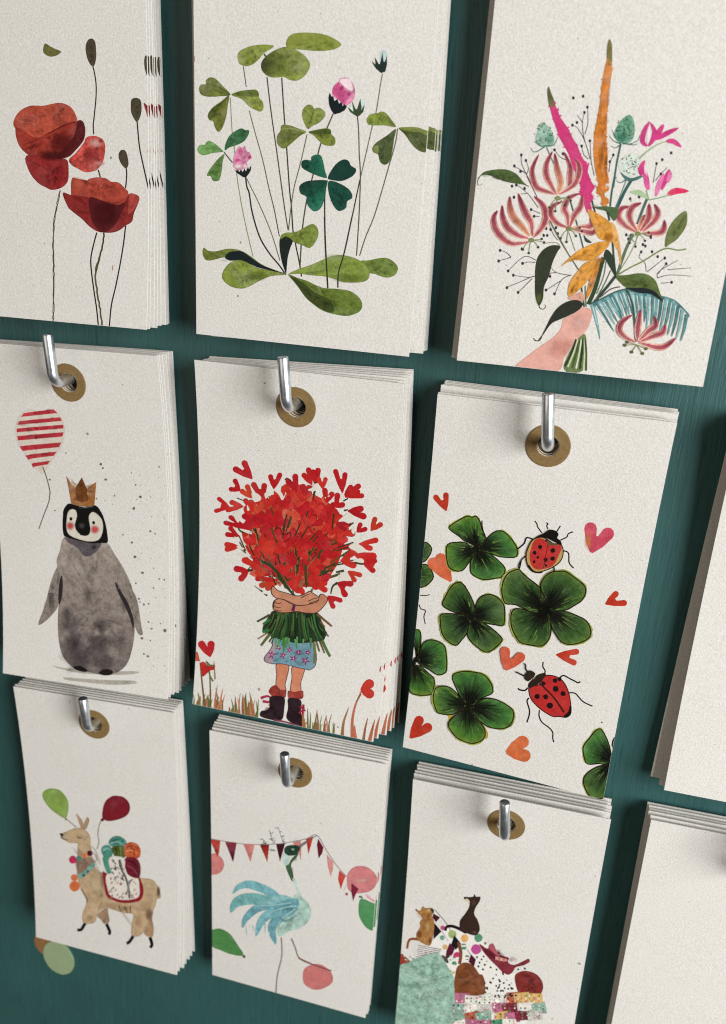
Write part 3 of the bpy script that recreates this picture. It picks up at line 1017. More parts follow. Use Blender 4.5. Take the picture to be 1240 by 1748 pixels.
    a.poly('1112 648 1185 596 1200 700 1202 770 1178 892 1110 926 1030 916 1005 862 1060 740', '#6b7a4c', wash=.35, rim=1)
    for i, (x0, x1) in enumerate(((1112, 1015), (1125, 1040), (1140, 1075), (1155, 1110), (1168, 1140), (1180, 1175), (1188, 1195))):
        a.line('%d 640 %d 760 %d %d' % (x0, (x0 + x1) // 2 + 5, x1, 870 + i * 6 % 40), 2.4 if i % 2 else 3.6, ('#2f3a28', '#c2c79e', '#45582f', '#cfd3b0')[i % 4], w1=3)
    # fern fan
    a.win(930, 450, 250)
    fan = [(400, 340, 470, 645), (425, 332, 590, 580), (460, 315, 600, 520), (490, 300, 622, 500), (525, 285, 650, 472), (560, 262, 660, 470), (595, 245, 672, 455), (630, 232, 700, 445), (660, 222, 720, 440), (695, 225, 745, 430), (740, 240, 765, 470), (775, 245, 785, 430), (815, 250, 815, 470), (850, 252, 845, 500), (885, 258, 862, 560), (925, 265, 900, 520), (960, 272, 915, 560), (1000, 282, 945, 560), (1035, 290, 975, 570), (1070, 305, 1000, 600), (1105, 325, 1040, 610), (1140, 350, 1075, 620), (1175, 385, 1110, 650), (1210, 430, 1150, 660)]
    for i, (x0, y0, x1, y1) in enumerate(fan):
        a.line('%d %d %d %d %d %d' % (x0, y0, (x0 + x1) / 2 + 6, (y0 + y1) / 2, x1, y1), 7.5, ('#6f9c9c', '#467476', '#82aaa8', '#568685')[i % 4], prof='blade', wash=.5)
        a.line('%d %d %d %d' % (x0 + 8, y0 + 25, (x0 + x1) / 2 + 14, (y0 + y1) / 2 + 30), 1.6, '#d5dcd6', w1=.6)
    a.line('400 335 480 300 600 240 690 215', 2.4, '#3a5f5e')
    a.line('690 215 760 240 920 262 1060 295 1130 335 1220 430', 2.0, '#4d7c7c')
    a.line('690 210 740 330 760 470 775 660', 3, '#3a5048')
    lily(C6, ['770 665 680 620 635 560 660 490 740 435', '785 650 790 540 812 390', '795 660 880 570 940 520 930 445', '800 662 930 610 1000 580 1022 515', '805 668 930 705 1020 700 1110 630'], 13)
    for x, y in ((700, 665), (680, 690), (738, 748), (830, 760), (860, 720)):
        a.line('%d %d 780 685' % (x, y), 1.4, '#8a8a58')
        a.disc(x, y, 14, '#5c6038')
    # leaves in front
    a.win(930, 300, 250)
    a.poly('1020 602 1030 500 1070 410 1128 340 1200 300 1200 420 1128 530 1060 580', '#6c7542', wash=.35)
    a.poly('605 850 700 840 800 825 880 840 940 890 970 970 1005 1075 940 1000 870 990 800 985 700 950 640 900', '#5c6c39', wash=.35)
    a.poly('690 952 780 948 860 952 940 985 1003 1068 900 1002 800 992', '#22282c', wash=.15, rim=1)
    for wn, x, y in ((C3, 680, 545), (C3, 905, 190), (C3, 1000, 450), (C4, 790, 490)):
        a.win(*wn)
        a.disc(x, y, 26, '#7d7d4a', ry=20)
        for dx, dy in ((-70, 80), (-20, 110), (60, 60), (110, 20), (90, -10)):
            a.line([(x, y), (x + dx * .6, y + dy * .4), (x + dx, y + dy)], 1.3, '#7f8a5e')
            a.disc(x + dx, y + dy, 11, '#39402c')
    a.win(760, 450, 250)
    a.poly('1168 340 1120 308 1040 320 960 370 900 450 850 550 810 630 800 645 830 605 900 510 980 470 1070 430 1140 385', '#30342a', wash=.2)
    a.line('818 620 795 652 765 650 750 628', 2.6, '#30342a', w1=.9)


def art_penguin(a):
    a.win(70, 560, 280)
    # heart balloon with red stripes
    def clipx(y):
        pts = [(615, 95), (640, 125), (670, 150), (740, 180), (800, 180), (890, 160), (970, 110), (1040, 60), (1090, 20)]
        return np.interp(y, [p[0] for p in pts], [p[1] for p in pts])
    a.poly('55 612 100 625 150 670 182 740 182 800 160 890 110 970 60 1040 10 1100 -60 1040 -130 940 -180 850 -190 740 -160 660 -100 615 -40 625 0 660', '#d9cdbd', rim=.9, wash=.2)
    for y0, y1 in ((622, 652), (682, 712), (738, 768), (795, 830), (872, 910), (942, 975), (1010, 1040)):
        P = [(-clipx(y0 + 20) - 2, y0 + 22), (-60, y0 + 10), (clipx(y0) - 8, y0 - 8), (clipx(y1) - 8, y1 - 10), (-60, y1 + 10), (-clipx(y1 + 20) - 2, y1 + 20)]
        a.poly(P, '#b8323c', sm=0, wash=.45, rim=1)
    a.win(70, 790, 200)
    a.line('20 40 60 150 95 290 95 350 80 430 30 560 -20 700', 1.6, '#4a463f')
    # crown
    a.poly('268 138 330 230 365 265 400 210 435 153 465 220 490 275 530 240 587 203 580 300 568 448 500 468 400 458 320 428 300 300', '#9c6430', sm=0, wash=.55, rim=.8)
    a.poly('365 268 400 212 435 158 465 222 490 280 505 400 440 420 380 400', '#6b3e1d', sm=0, wash=.5, rim=1)
    a.disc(420, 440, 90, '#a97a38', ry=22, soft=True, op=.8)
    a.disc(495, 325, 10, '#d8cdb8')
    # body
    a.win(70, 960, 280)
    a.poly('75 780 200 800 420 812 600 822 740 825 700 845 500 850 250 830', '#bdb5a6', rim=1, wash=.4, op=.75)
    a.poly('180 868 330 880 520 890 700 895 710 918 520 925 330 905 190 888', '#b5ad9f', rim=1, wash=.4, op=.8)
    a.poly('160 60 130 30 90 110 60 210 30 330 -20 470 40 440 90 390 130 330 150 200', '#8b7f75', wash=.45)
    for i in range(5):
        a.line('%d %d %d %d' % (60 + 8 * i, 230, 80 + 6 * i, 400 - 12 * i), 1.2, '#3d3836', w1=.5)
    a.poly('178 -190 300 -165 420 -155 500 -150 560 -60 600 0 650 90 690 190 705 300 702 400 710 520 690 660 650 770 580 830 500 850 430 845 380 832 300 815 240 790 180 730 145 640 130 500 135 330 150 150 120 0 145 -90', '#82766e', wash=.55, rim=.82, grad=('#9a8c81', '#746863', '350 -150 350 800'))
    for x, y, r, o in ((220, 470, 95, .7), (200, 380, 60, .5), (250, 600, 110, .75), (450, 480, 80, .7), (440, 600, 110, .75), (300, 720, 150, .8), (480, 740, 110, .6), (590, 600, 80, .4), (360, 240, 70, .4), (640, 330, 50, .6)):
        a.disc(x, y, r, '#4a4143', soft=True, op=o * .8, wash=.7, irr=.25)
    for x, y, r in ((400, 100, 60), (330, 370, 45), (420, 530, 40), (560, 690, 60), (490, 230, 40), (250, -60, 60)):
        a.disc(x, y, r, '#a89c90', soft=True, op=.6, wash=.6, irr=.25)
    a.win(70, 790, 200)
    a.poly('260 790 400 820 520 845 640 848 600 930 520 985 450 980 390 900 300 850', '#5b5256', wash=.6, rim=1, op=.8)
    a.disc(565, 895, 30, '#332d30', soft=True)
    a.win(70, 960, 280)
    a.poly('575 140 620 60 680 180 730 290 760 480 772 540 745 547 715 490 690 400 640 290', '#8d8075', wash=.4, rim=.75)
    a.line('565 150 600 230 650 320 690 430 700 500', 7, '#2e282a', prof='petal', op=.85)
    a.line('158 100 150 220 140 320', 7, '#2e282a', prof='petal', op=.85)
    a.poly('245 790 300 783 355 815 330 828 270 812', '#1a1615')
    a.poly('440 832 490 805 545 820 530 850 470 852', '#1f1917')
    # head
    a.win(70, 790, 200)
    a.poly('235 560 245 490 300 430 400 458 500 472 580 450 640 520 680 620 705 750 707 842 640 848 520 848 400 822 290 792 245 768 232 680', '#14120f', wash=.15, rim=1)
    a.poly('275 600 290 520 330 490 370 505 385 560 365 640 370 700 410 750 460 773 510 757 525 700 510 600 515 550 550 520 600 545 645 600 660 670 650 750 610 815 520 832 400 808 300 760 273 690', '#d9d1c1', wash=.15, rim=.9)
    a.disc(312, 668, 52, '#c93f45', soft=True, n=18)
    a.disc(572, 706, 56, '#c93f45', soft=True, n=18)
    a.disc(320, 593, 16, '#181410', ry=19)
    a.disc(560, 633, 16, '#181410', ry=19)
    a.disc(435, 665, 40, '#4a4745', soft=True, op=.9)
    a.line('400 470 470 478 560 462', 2.4, '#2f4048', op=.7)
    # speckles
    a.win(70, 560, 280)
    for x, y, r in ((455, 1030, 10), (470, 1058, 8), (490, 1145, 9), (895, 1050, 6), (715, 1185, 5), (68, 1145, 8), (190, 945, 5), (620, 430, 5)):
        a.disc(x, y, r, '#6e655c', n=7, irr=.3)
    a.win(70, 960, 280)
    for x, y, r in ((768, 78, 10), (720, 158, 7), (742, 275, 9), (780, 318, 9), (815, 313, 8), (815, 450, 8), (840, 502, 8), (940, 515, 15), (765, 575, 11), (810, 710, 10), (778, 692, 8), (905, 462, 6), (830, 590, 6), (935, 130, 8), (895, 125, 6), (855, 45, 5), (750, 300, 6)):
        a.disc(x, y, r, '#6e6760', n=7, irr=.3)
    a.win(70, 790, 200)
    for x, y, r in ((985, 482, 16), (1055, 360, 15), (1160, 725, 13), (965, 842, 12), (995, 995, 17), (1075, 1165, 15), (1005, 235, 9), (870, 760, 9), (785, 350, 10), (590, 380, 10), (690, 178, 12), (1210, 750, 9), (150, 505, 9), (960, 105, 7)):
        a.disc(x, y, r, '#6e6760', n=7, irr=.3)
    for _ in range(70):
        a.disc(a.rng.uniform(640, 1330), a.rng.uniform(100, 2300), a.rng.uniform(3, 7), '#8f877c', n=6, irr=.3)


def art_heart_girl(a):
    R = a.rng
    reds = ['#b21a20', '#bd2522', '#b41f20', '#c02c23', '#ae1a21']
    light = ['#cc5844', '#c9654f', '#c8503c']
    dkg = '#3d3d1f'
    E1, E2, E3, E4, E5 = (350, 770, 170), (500, 770, 170), (350, 900, 170), (500, 900, 170), (420, 1020, 170)
    out = '#6d1512'
    a.win(0, 0, 1240)
    # twigs reaching out to single hearts
    for l in ('505 1010 470 930 440 870 405 850', '505 1010 450 960 420 975', '505 1010 560 930 600 890', '505 1010 580 960 625 960', '505 1010 520 900 538 835', '505 1010 480 900 456 840'):
        a.line(l, 1.8, dkg)
    a.poly((nums('400 852 425 842 455 836 485 842 512 822 540 826 566 840 590 858 600 884 608 910 600 940 592 965 580 985 566 1008 540 1014 510 1014 482 1008 458 990 436 974 414 952 402 930 396 902 404 876') - (505, 935)) * .84 + (505, 935), '#b9281f', wash=.3, rim=1)
    # lighter ground showing between the flowers
    for _ in range(46):
        t, r = R.uniform(0, 6.28), R.random() ** .5
        a.disc(503 + 92 * r * math.cos(t), 918 + 82 * r * math.sin(t), R.uniform(6, 13), R.choice(light), raw=True, irr=.35, wash=.4, n=9)
    for _ in range(34):
        ang = R.uniform(-2.7, -.45)
        r0, r1 = R.uniform(20, 60), R.uniform(70, 150)
        a.line([(505 + r0 * math.cos(ang), 1010 + r0 * math.sin(ang)), (505 + r1 * math.cos(ang + .08), 1010 + r1 * math.sin(ang + .08))], R.uniform(1.5, 3), R.choice(['#4c4a24', '#33341c', '#6b5a34']), raw=True, sm=0)

    def rand_hearts(n, rmin, rmax, w0, w1, pal, rim=.0):
        for _ in range(n):
            t = R.uniform(0, 6.28)
            r = rmin + (rmax - rmin) * R.random() ** .6
            x, y = 503 + 98 * r * math.cos(t), 916 + 86 * r * math.sin(t)
            ang = math.atan2(y - 1015, x - 503) + R.uniform(-.5, .5)
            L, sp, w = R.uniform(16, 25), R.uniform(.35, .55), R.uniform(w0, w1)
            T = (x, y)
            A = (x + L * math.cos(ang - sp), y + L * math.sin(ang - sp))
            B = (x + L * math.cos(ang + sp), y + L * math.sin(ang + sp))
            a.heart([T, A, B], w, R.choice(pal), rim=out if R.random() < rim else None, raw=True, wash=.35)
    rand_hearts(56, .0, .82, 8, 11, reds + ['#c03a2a', '#c4452f'], .10)
    for _ in range(34):
        ang = R.uniform(-2.6, -.5)
        r0 = R.uniform(25, 110)
        a.line([(505 + r0 * math.cos(ang), 1008 + r0 * math.sin(ang)), (505 + (r0 + 26) * math.cos(ang + .1), 1008 + (r0 + 26) * math.sin(ang + .1))], 2.2, R.choice(['#4c4a24', '#33341c', '#2d3319']), raw=True, sm=0)
    rand_hearts(30, .1, .8, 8, 11, reds, .10)
    # outer hearts as drawn
    for wn, spec in ((E1, [('590 345 485 130 365 215', 72), ('440 490 370 355 310 472', 58), ('585 585 525 425 450 490', 62, '#c03c22'), ('310 700 165 585 125 748', 50), ('480 690 320 632 270 735', 62), ('720 600 600 400 745 410', 66),
                           ('860 470 815 300 942 280', 60), ('1140 510 1030 360 1128 295', 68), ('540 970 310 815 245 888', 55), ('430 1060 265 1035 310 950', 58), ('430 1190 258 1160 262 1225', 66), ('960 600 990 440 880 500', 60), ('780 700 720 560 860 560', 70), ('600 760 500 600 580 640', 60), ('620 880 480 800 520 900', 70)]),
                     (E2, [('240 420 130 285 195 215', 64), ('290 430 250 240 320 220', 66), ('375 470 318 330 415 335', 52), ('620 520 530 235 655 275', 60), ('640 570 835 425 735 435', 66), ('640 570 880 555 830 500', 60), ('690 745 870 715 905 820', 76), ('975 990 1030 830 1110 905', 62, '#b8321e'),
                           ('800 1010 920 965 850 900', 56), ('810 1165 1055 1105 985 1215', 66), ('540 905 690 895 660 980', 56, '#9e1b22'), ('540 700 560 530 640 660', 66), ('420 640 400 470 500 520', 66), ('150 560 130 420 230 440', 66)]),
                     (E4, [('770 340 1030 365 1000 470', 90), ('860 420 1040 420 1015 550', 66), ('690 545 855 600 780 672', 58, '#c0331f'), ('560 690 745 705 665 855', 70), ('440 855 610 915 512 1002', 58), ('600 420 770 300 780 480', 80), ('130 480 300 410 260 570', 60), ('200 660 420 700 420 790', 70), ('300 640 470 600 440 650', 60), ('0 620 100 640 130 820', 70)]),
                     (E3, [('545 540 375 515 440 655', 76), ('910 650 640 640 700 735', 60), ('900 690 770 770 690 725', 66, '#c23622'), ('720 520 480 400 590 480', 76), ('940 560 1090 480 1110 620', 60), ('1030 700 1200 640 1180 800', 70), ('740 600 640 560 740 510', 66, '#c23a22')])):
        a.win(*wn)
        for s_ in spec:
            a.heart(s_[0], s_[1] * .92, s_[2] if len(s_) > 2 else R.choice(reds), rim=None, wash=.25)
    a.win(*E1)
    for l in ('870 1000 900 960 940 965 960 1010 990 1040 1060 1010 1070 1050 1040 1100 980 1130', '1000 360 1030 335 1070 370 1100 390'):
        a.line(l, 1.5, '#4d1210')
    for l in ('770 520 780 580', '830 700 850 810', '1080 820 1040 960', '830 950 900 1170', '420 960 470 1010 580 1010', '560 1060 580 980'):
        a.line(l, 3.4, '#45421f', w1=2)
    a.win(*E2)
    for l in ('290 380 280 500 250 600', '190 740 170 820', '515 780 490 980', '630 620 690 590', '700 930 760 890', '640 740 690 730', '265 960 270 990'):
        a.line(l, 3.2, '#33321a', w1=2)
    a.win(*E4)
    for l in ('400 240 340 320 320 420', '70 390 60 560', '160 460 170 720', '780 440 880 460', '560 690 500 740 480 830', '330 540 380 560 420 480', '640 540 540 560'):
        a.line(l, 4.4, '#38401f', w1=3)
    a.win(*E3)
    for l in ('700 420 820 480 930 600 1060 780', '990 440 1020 540', '1170 370 1150 580', '920 600 1000 720 1120 850', '540 540 600 530'):
        a.line(l, 5.0, '#2c3a1f', w1=3.4)
    # bare paper showing between the outer flowers, and shadowy stalks low in the middle
    pap = '#ddd5c8'
    for wn, ps in ((E1, ('870 465 945 500 985 580 960 610 920 540 870 495', '590 505 680 545 700 600 600 590', '745 525 800 510 805 545 760 590', '530 670 560 730 530 740 525 700', '350 940 400 970 450 1040 420 1040', '430 965 520 980 580 1000 575 1035 480 1000', '370 1065 410 1080 405 1105 365 1090', '475 1115 520 1170 490 1160', '410 1180 490 1210 470 1225 410 1205', '360 770 440 740 450 790 420 890 370 830')),
                   (E2, ('195 475 240 455 290 400 325 430 300 490 210 495', '400 575 465 550 430 595', '590 580 625 520 650 570 640 610 590 600', '600 715 660 700 640 725', '570 870 690 770 745 800 750 860 700 900 640 875', '730 990 770 940 775 1010 760 1035', '850 1060 900 1035 925 1065 850 1105', '700 1180 800 1150 860 1200 800 1200')),
                   (E4, ('705 230 800 200 920 290 830 310 720 265', '760 410 850 385 890 420 870 445 790 430', '575 660 600 580 660 550 700 590 725 660 620 665', '490 800 510 740 560 720 600 800 570 850 490 830')),
                   (E3, ('400 235 490 265 460 280 410 255', '415 320 550 330 560 360 470 370', '480 175 520 220 490 205'))):
        a.win(*wn)
        for p_ in ps:
            a.poly(p_, pap, rim=1, wash=.05)
    a.win(*E3)
    for _ in range(60):
        x, y = R.uniform(700, 1400), R.uniform(330, 850)
        t = math.atan2(y - 1050, x - 1100) + R.uniform(-.3, .3)
        l_ = R.uniform(50, 130)
        a.line('%f %f %f %f' % (x, y, x + l_ * math.cos(t), y + l_ * math.sin(t)), R.uniform(1.6, 3.6), R.choice(['#2c3a1f', '#45401f', '#5d5a34', '#243018', '#7a6a48']), w1=1, sm=0)
    for s_ in ('930 520 1090 470 1110 610', '1040 700 1190 620 1180 790', '1160 300 1290 220 1280 380', '1300 480 1430 420 1420 560', '1280 640 1440 640 1400 760', '860 300 960 180 1010 300', '1000 420 1110 330 1140 440', '1400 250 1480 130 1540 240', '720 300 800 190 850 290'):
        a.heart(s_, 66, R.choice(reds + ['#c63626']), wash=.3)
    # skirt of stalks, dress and legs
    a.win(*E5)
    skin, sk2, ol = '#bb7d5f', '#cd8262', '#3a1f1a'
    for p, c in (('385 825 530 845 520 960 490 1080 495 1160 380 1120 385 960', '#c9805f'), ('580 865 722 885 715 960 685 1060 680 1180 560 1170 575 1000', sk2)):
        P = a.poly(p, c, wash=.2, rim=1)
        a.line(np.vstack([P, P[:1]]), 1.2, ol, raw=True, sm=0)
    for p in ('285 1165 320 1110 380 1092 430 1145 500 1150 502 1200 480 1250 360 1250 300 1200', '528 1160 600 1175 700 1158 717 1190 700 1260 540 1260'):
        P = a.poly(p, '#93352a', wash=.5, rim=.7)
    P = a.poly('350 500 330 600 290 670 235 740 240 795 340 825 450 825 560 850 680 880 740 890 790 902 860 855 880 760 870 650 850 560 700 560 500 530', '#7198a4', wash=.35, rim=1)
    a.poly('350 540 330 610 285 680 240 745 245 790 330 820 340 740 370 640', '#b79aa2', wash=.3, rim=1, op=.8)
    a.line(np.vstack([P, P[:1]]), 1.3, '#5a2a3a', raw=True, sm=0)
    for x, y, r in ((325, 712, 50), (405, 622, 36), (465, 720, 46), (545, 650, 38), (595, 757, 46), (655, 680, 36), (775, 685, 36), (742, 787, 52)):
        for k in range(5):
            t = k * 1.256 + R.uniform(-.3, .3)
            a.line('%f %f %f %f' % (x, y, x + r * math.cos(t), y + r * math.sin(t)), 3.0, '#8c2a62', w1=1.6, sm=0)
        a.disc(x, y, 8, '#e3b8c8')
    a.poly('340 165 440 185 560 180 640 172 760 192 880 185 940 280 990 400 980 520 900 545 780 560 640 570 500 540 360 500 290 450 210 430 225 330 290 230', '#24341f', wash=.4, rim=1)
    greens = ['#2f5a2b', '#1d2818', '#3c6f36', '#263a20', '#182014', '#4a5a2c', '#2a4a26']
    for i in range(72):
        t = R.random()
        x0 = 350 + 530 * t + R.uniform(-15, 15)
        y0 = 178 + R.uniform(0, 90)
        x1 = x0 + (t - .5) * 260 + R.uniform(-25, 25)
        y1 = y0 + R.uniform(180, 360)
        a.line('%f %f %f %f %f %f' % (x0, y0, (x0 + x1) / 2 - (t - .5) * 40, (y0 + y1) / 2, x1, min(y1, 600)), R.uniform(2, 4), R.choice(greens), w1=1.2)
    for i in range(16):
        x0 = R.uniform(370, 860)
        a.line('%f %f %f %f' % (x0, R.uniform(480, 530), x0 + R.uniform(-15, 15), R.uniform(580, 700)), 3.0, R.choice(['#3f7a3a', '#5f9a58', '#4c7a3c']), w1=1.0)
    for p, w, c in (('300 215 140 300', 4, '#43482a'), ('300 270 215 335', 5, '#2f6a34'), ('290 400 210 430', 6, '#2f6a34'), ('270 440 150 515', 2.6, '#8a6a48'), ('300 455 190 598', 5, '#5d6230'), ('345 470 290 555', 3.2, '#4a4a28'), ('890 205 1072 357', 4.4, '#73502f'), ('930 300 985 365', 3, '#73502f'), ('950 380 1032 485', 2.6, '#3a3a24'), ('985 460 1000 480', 3, '#2a3320'),
                    ('880 550 918 672', 3.4, '#4c6030'), ('920 540 982 692', 3.2, '#6a4a30'), ('950 530 1000 640 1050 735', 5.4, '#4a6a34'), ('850 560 860 700 850 820', 4.6, '#6f7040')):
        a.line(p, w, c, w1=w * .8)
    P = a.poly('345 60 400 15 480 28 590 85 700 98 800 80 890 40 930 -40 990 -25 1020 30 960 120 880 188 760 192 640 172 560 182 440 187 350 150', skin, wash=.25, rim=1)
    a.line(np.vstack([P, P[:1]]), 1.3, ol, raw=True, sm=0)
    P = a.poly('318 -95 340 -142 400 -90 500 -60 640 -22 720 -40 800 -80 830 -58 905 -10 895 45 800 80 700 97 600 82 480 25 380 5 330 -40', '#c08466', wash=.25, rim=1)
    a.line(np.vstack([P, P[:1]]), 1.3, ol, raw=True, sm=0)
    for l in ('780 45 840 15 895 5', '790 72 850 50 905 30', '690 0 740 -25 800 -50', '365 50 400 75 440 62', '355 105 400 125 440 122', '370 150 410 165 450 160', '360 40 350 90 345 150'):
        a.line(l, 1.6, ol, w1=1)
    a.line('606 82 598 120 585 168', 5.2, '#5c2748')
    # boots, grass and little hearts along the foot
    a.win(310, 1080, 210)
    blade_c = ['#6f7034', '#a06a44', '#8a5a38', '#b5765c', '#5c6a32', '#c07a62', '#77793e']

    def foot(x):
        return 722 + (x - 105) * .2085 + 14
    for x0, x1, n, h0, h1 in ((100, 330, 15, 70, 170), (330, 420, 9, 110, 270), (460, 560, 6, 60, 190), (550, 720, 14, 110, 280), (700, 830, 10, 90, 230), (1180, 1260, 6, 80, 180)):
        for i in range(n):
            x = R.uniform(x0, x1)
            h = R.uniform(h0, h1)
            a.line('%f %f %f %f %f %f' % (x, foot(x), x + R.uniform(-8, 8), foot(x) - h * .5, x + R.uniform(-25, 35), foot(x) - h), R.uniform(2.5, 5), R.choice(blade_c), prof='blade', wash=.4)
    a.line('240 760 215 560 190 300', 3.6, '#6a5a34', w1=2.2)
    a.line('295 770 292 560 285 390', 3.2, '#6a5a34', w1=2)
    a.line('320 490 285 420 255 280', 3.4, '#5f6a38', w1=1)
    a.line('340 470 335 380 330 290', 3.0, '#8a7a48', w1=1)
    a.poly('130 185 165 195 190 290 150 285 130 270', '#c8492c', sm=0)
    a.heart('290 242 192 98 302 95', 66, '#b3242a')
    a.poly('188 325 215 292 250 310 265 335 335 320 330 372 290 382 220 442 205 400', '#b62823', wash=.3)
    a.line('250 290 290 330 330 330', 3.4, '#6a6032')
    for l in ('800 660 860 640 900 650', '820 690 880 700 920 690', '890 740 905 710'):
        a.line(l, 5, '#a02c4c', w1=3)
    a.poly('905 640 1035 650 1038 760 1018 872 940 885 800 845 805 790 860 780 890 740 885 690', '#2b1b20', wash=.45, rim=1)
    a.poly('1080 660 1205 680 1205 800 1235 890 1212 955 1100 902 1058 850 1075 760', '#2b1b20', wash=.45, rim=1)
    a.line('930 880 1050 900 1200 945', 3, '#7a3a4a')
    a.win(500, 1080, 230)

    def foot2(x):
        return 868 + x * .19
    for x0, x1, n, h0, h1 in ((90, 400, 22, 70, 215), (520, 560, 2, 90, 140)):
        for i in range(n):
            x = R.uniform(x0, x1)
            h = R.uniform(h0, h1)
            a.line('%f %f %f %f %f %f' % (x, foot2(x), x + R.uniform(-8, 8), foot2(x) - h * .5, x + R.uniform(-15, 30), foot2(x) - h), R.uniform(2.6, 5), R.choice(blade_c), prof='blade', wash=.4)
    for l, w, c in (('455 955 470 820 518 685', 6, '#9a6a42'), ('650 995 668 880 692 780', 5, '#8a5a3c'), ('705 1010 730 900 758 795', 7, '#b0674a'), ('575 980 570 910 572 850', 8, '#c06a52'), ('770 1010 800 880 830 760', 6, '#a8704c'), ('830 1020 870 870 900 740', 6, '#a8704c')):
        a.line(l, w, c, prof='blade', wash=.4)
    a.line('548 975 550 800 580 660 640 520', 6.2, '#b5674c', w1=1.6)
    a.line('585 640 630 560', 2.6, '#7a5a3c')
    a.heart('628 528 728 455 732 572', 78, '#bd342a')
    a.heart('800 345 850 300 855 385', 40, '#b3242a')
    a.heart('790 540 850 510 850 560', 40, '#b3242a')
    for l in ('70 680 120 720', '60 740 110 700', '100 660 90 760'):
        a.line(l, 4.4, '#9c2540', w1=2)


def art_ladybirds(a):
    cols = ['#8f9a3c', '#5a7a2c', '#426a28', '#2f4c20', '#1b2413', '#10130b']
    cold = ['#8a9440', '#4c662c', '#3a5628', '#2a4020', '#191f12', '#0f120b']
    colb = ['#8a963c', '#4a7832', '#3c6a30', '#2a4822', '#182011', '#0e110a']
    a.win(700, 820, 200)
    a.leaf('165 655 205 680 228 715 220 770 160 855 100 850 90 700', (40, 780), cold, hatch=3)
    a.leaf('140 888 200 910 250 1020 190 1100 120 1132 60 1100 60 920', (20, 1010), cold, hatch=3)
    a.heart('385 322 265 165 382 138', 52, '#b5351d', wash=.3)
    a.heart('437 1068 222 850 312 798', 110, '#d2653f', wash=.35)
    c1 = (705, 715)
    a.leaf('600 650 520 590 415 510 450 465 520 420 610 378 660 390 705 380 745 440 765 520 800 600 750 680', c1, cols)
    a.leaf('610 668 500 655 405 675 385 760 400 880 440 940 545 958 610 890 665 790', c1, cols)
    a.leaf('660 820 640 900 650 980 720 1030 800 1050 900 1035 970 1020 1010 950 980 890 870 790 770 745', c1, colb)
    a.leaf('800 640 850 580 920 535 990 540 1060 600 1110 670 1135 720 1130 800 1060 815 950 805 860 775 750 735', c1, colb)
    a.line('765 425 770 500 800 600', 1.5, '#2a1d14')
    for d in ('760 560 900 690', '740 690 960 700', '760 720 940 740', '690 760 500 740', '680 770 490 800', '720 780 800 930', '700 600 660 690', '730 590 700 690'):
        a.line(d, 2.2, '#1a1c12', w1=.8, op=.85)
    a.win(690, 980, 180)
    a.line('190 250 270 250 300 238', 1.6, '#2b1d18')
    a.line('178 360 200 408 252 430 235 500 250 585', 1.8, '#3a2018')
    c2 = (790, 505)
    a.leaf('680 465 550 430 455 360 490 260 560 140 640 95 700 120 770 230 830 370 810 470', c2, cold, hatch=12)
    a.leaf('840 400 880 290 960 240 1050 245 1130 300 1180 380 1175 590 1080 595 950 570 850 530', c2, cold, hatch=10)
    a.leaf('770 580 745 700 790 790 880 870 940 905 1000 910 1090 850 1155 770 1120 710 1000 610 870 535', c2, cold, hatch=10)
    a.leaf('740 485 600 465 440 470 430 560 445 680 500 770 610 835 680 770 740 690 770 570', c2, cold, hatch=10)
    c3 = (140, 1010)
    a.leaf('135 900 110 680 160 655 195 690 200 780 180 930', c3, colb, hatch=3)
    a.leaf('180 950 215 830 270 780 340 770 430 800 480 850 500 950 505 1060 490 1150 400 1180 300 1120 180 1050', c3, colb, hatch=9)
    a.win(680, 1120, 210)
    a.leaf('110 200 115 340 180 385 320 385 355 340 365 230 310 170 200 90', (150, 70), cols, hatch=8)
    a.heart('122 825 225 622 322 705', 84, '#b6321e', wash=.3)
    c4 = (710, 490)
    a.poly('495 588 565 588 515 660', '#c7a62e', sm=0)
    a.poly('830 670 880 720 908 790 885 838 855 760', '#b5962f')
    a.leaf('640 420 580 310 545 200 640 155 760 160 860 185 930 260 955 340 940 380 860 415 770 470', c4, colb, hatch=10)
    a.leaf('620 400 540 320 460 297 380 320 355 420 375 510 410 570 540 585 620 540 690 490', c4, cols, hatch=8)
    a.leaf('650 540 570 600 510 670 530 740 600 820 700 865 770 872 850 840 880 770 850 690 770 620 720 540', c4, cols, hatch=9)
    a.leaf('860 425 980 430 1070 470 1150 530 1165 600 1130 690 1050 725 960 720 880 690 800 620 745 520', c4, colb, hatch=10)
    for d in ('720 490 990 492', '760 520 900 610', '690 500 680 700', '715 520 720 700', '640 470 490 440', '640 480 500 480', '700 380 700 470', '730 370 720 470'):
        a.line(d, 2.2, '#15190f', w1=1, op=.85)
    a.win(840, 960, 180)
    c5 = (640, 555)
    a.leaf('575 330 540 270 440 190 370 130 320 80 250 95 180 140 130 240 120 360 160 480 270 490 400 545 560 560', c5, cold, hatch=14)
    a.leaf('578 310 600 200 680 120 800 100 880 110 980 180 1080 260 1105 340 1060 440 960 510 870 555 720 550', c5, cold, hatch=14)
    a.leaf('420 560 290 540 235 580 225 690 250 800 330 930 450 965 560 980 620 960 680 880 695 760 650 640', c5, cold, hatch=12)
    a.leaf('700 740 760 850 820 930 920 960 1060 930 1150 870 1160 780 1110 680 1000 620 860 570 720 590', c5, cold, hatch=12)
    a.disc(620, 560, 120, '#0c0e08', soft=True, op=.8)
    a.win(960, 1200, 200)
    c6 = (540, 610)
    a.leaf('500 450 420 285 360 290 290 370 225 460 230 560 270 645 400 640 520 655', c6, colb, hatch=8)
    a.leaf('530 450 580 340 640 420 640 560', c6, cols, hatch=2)
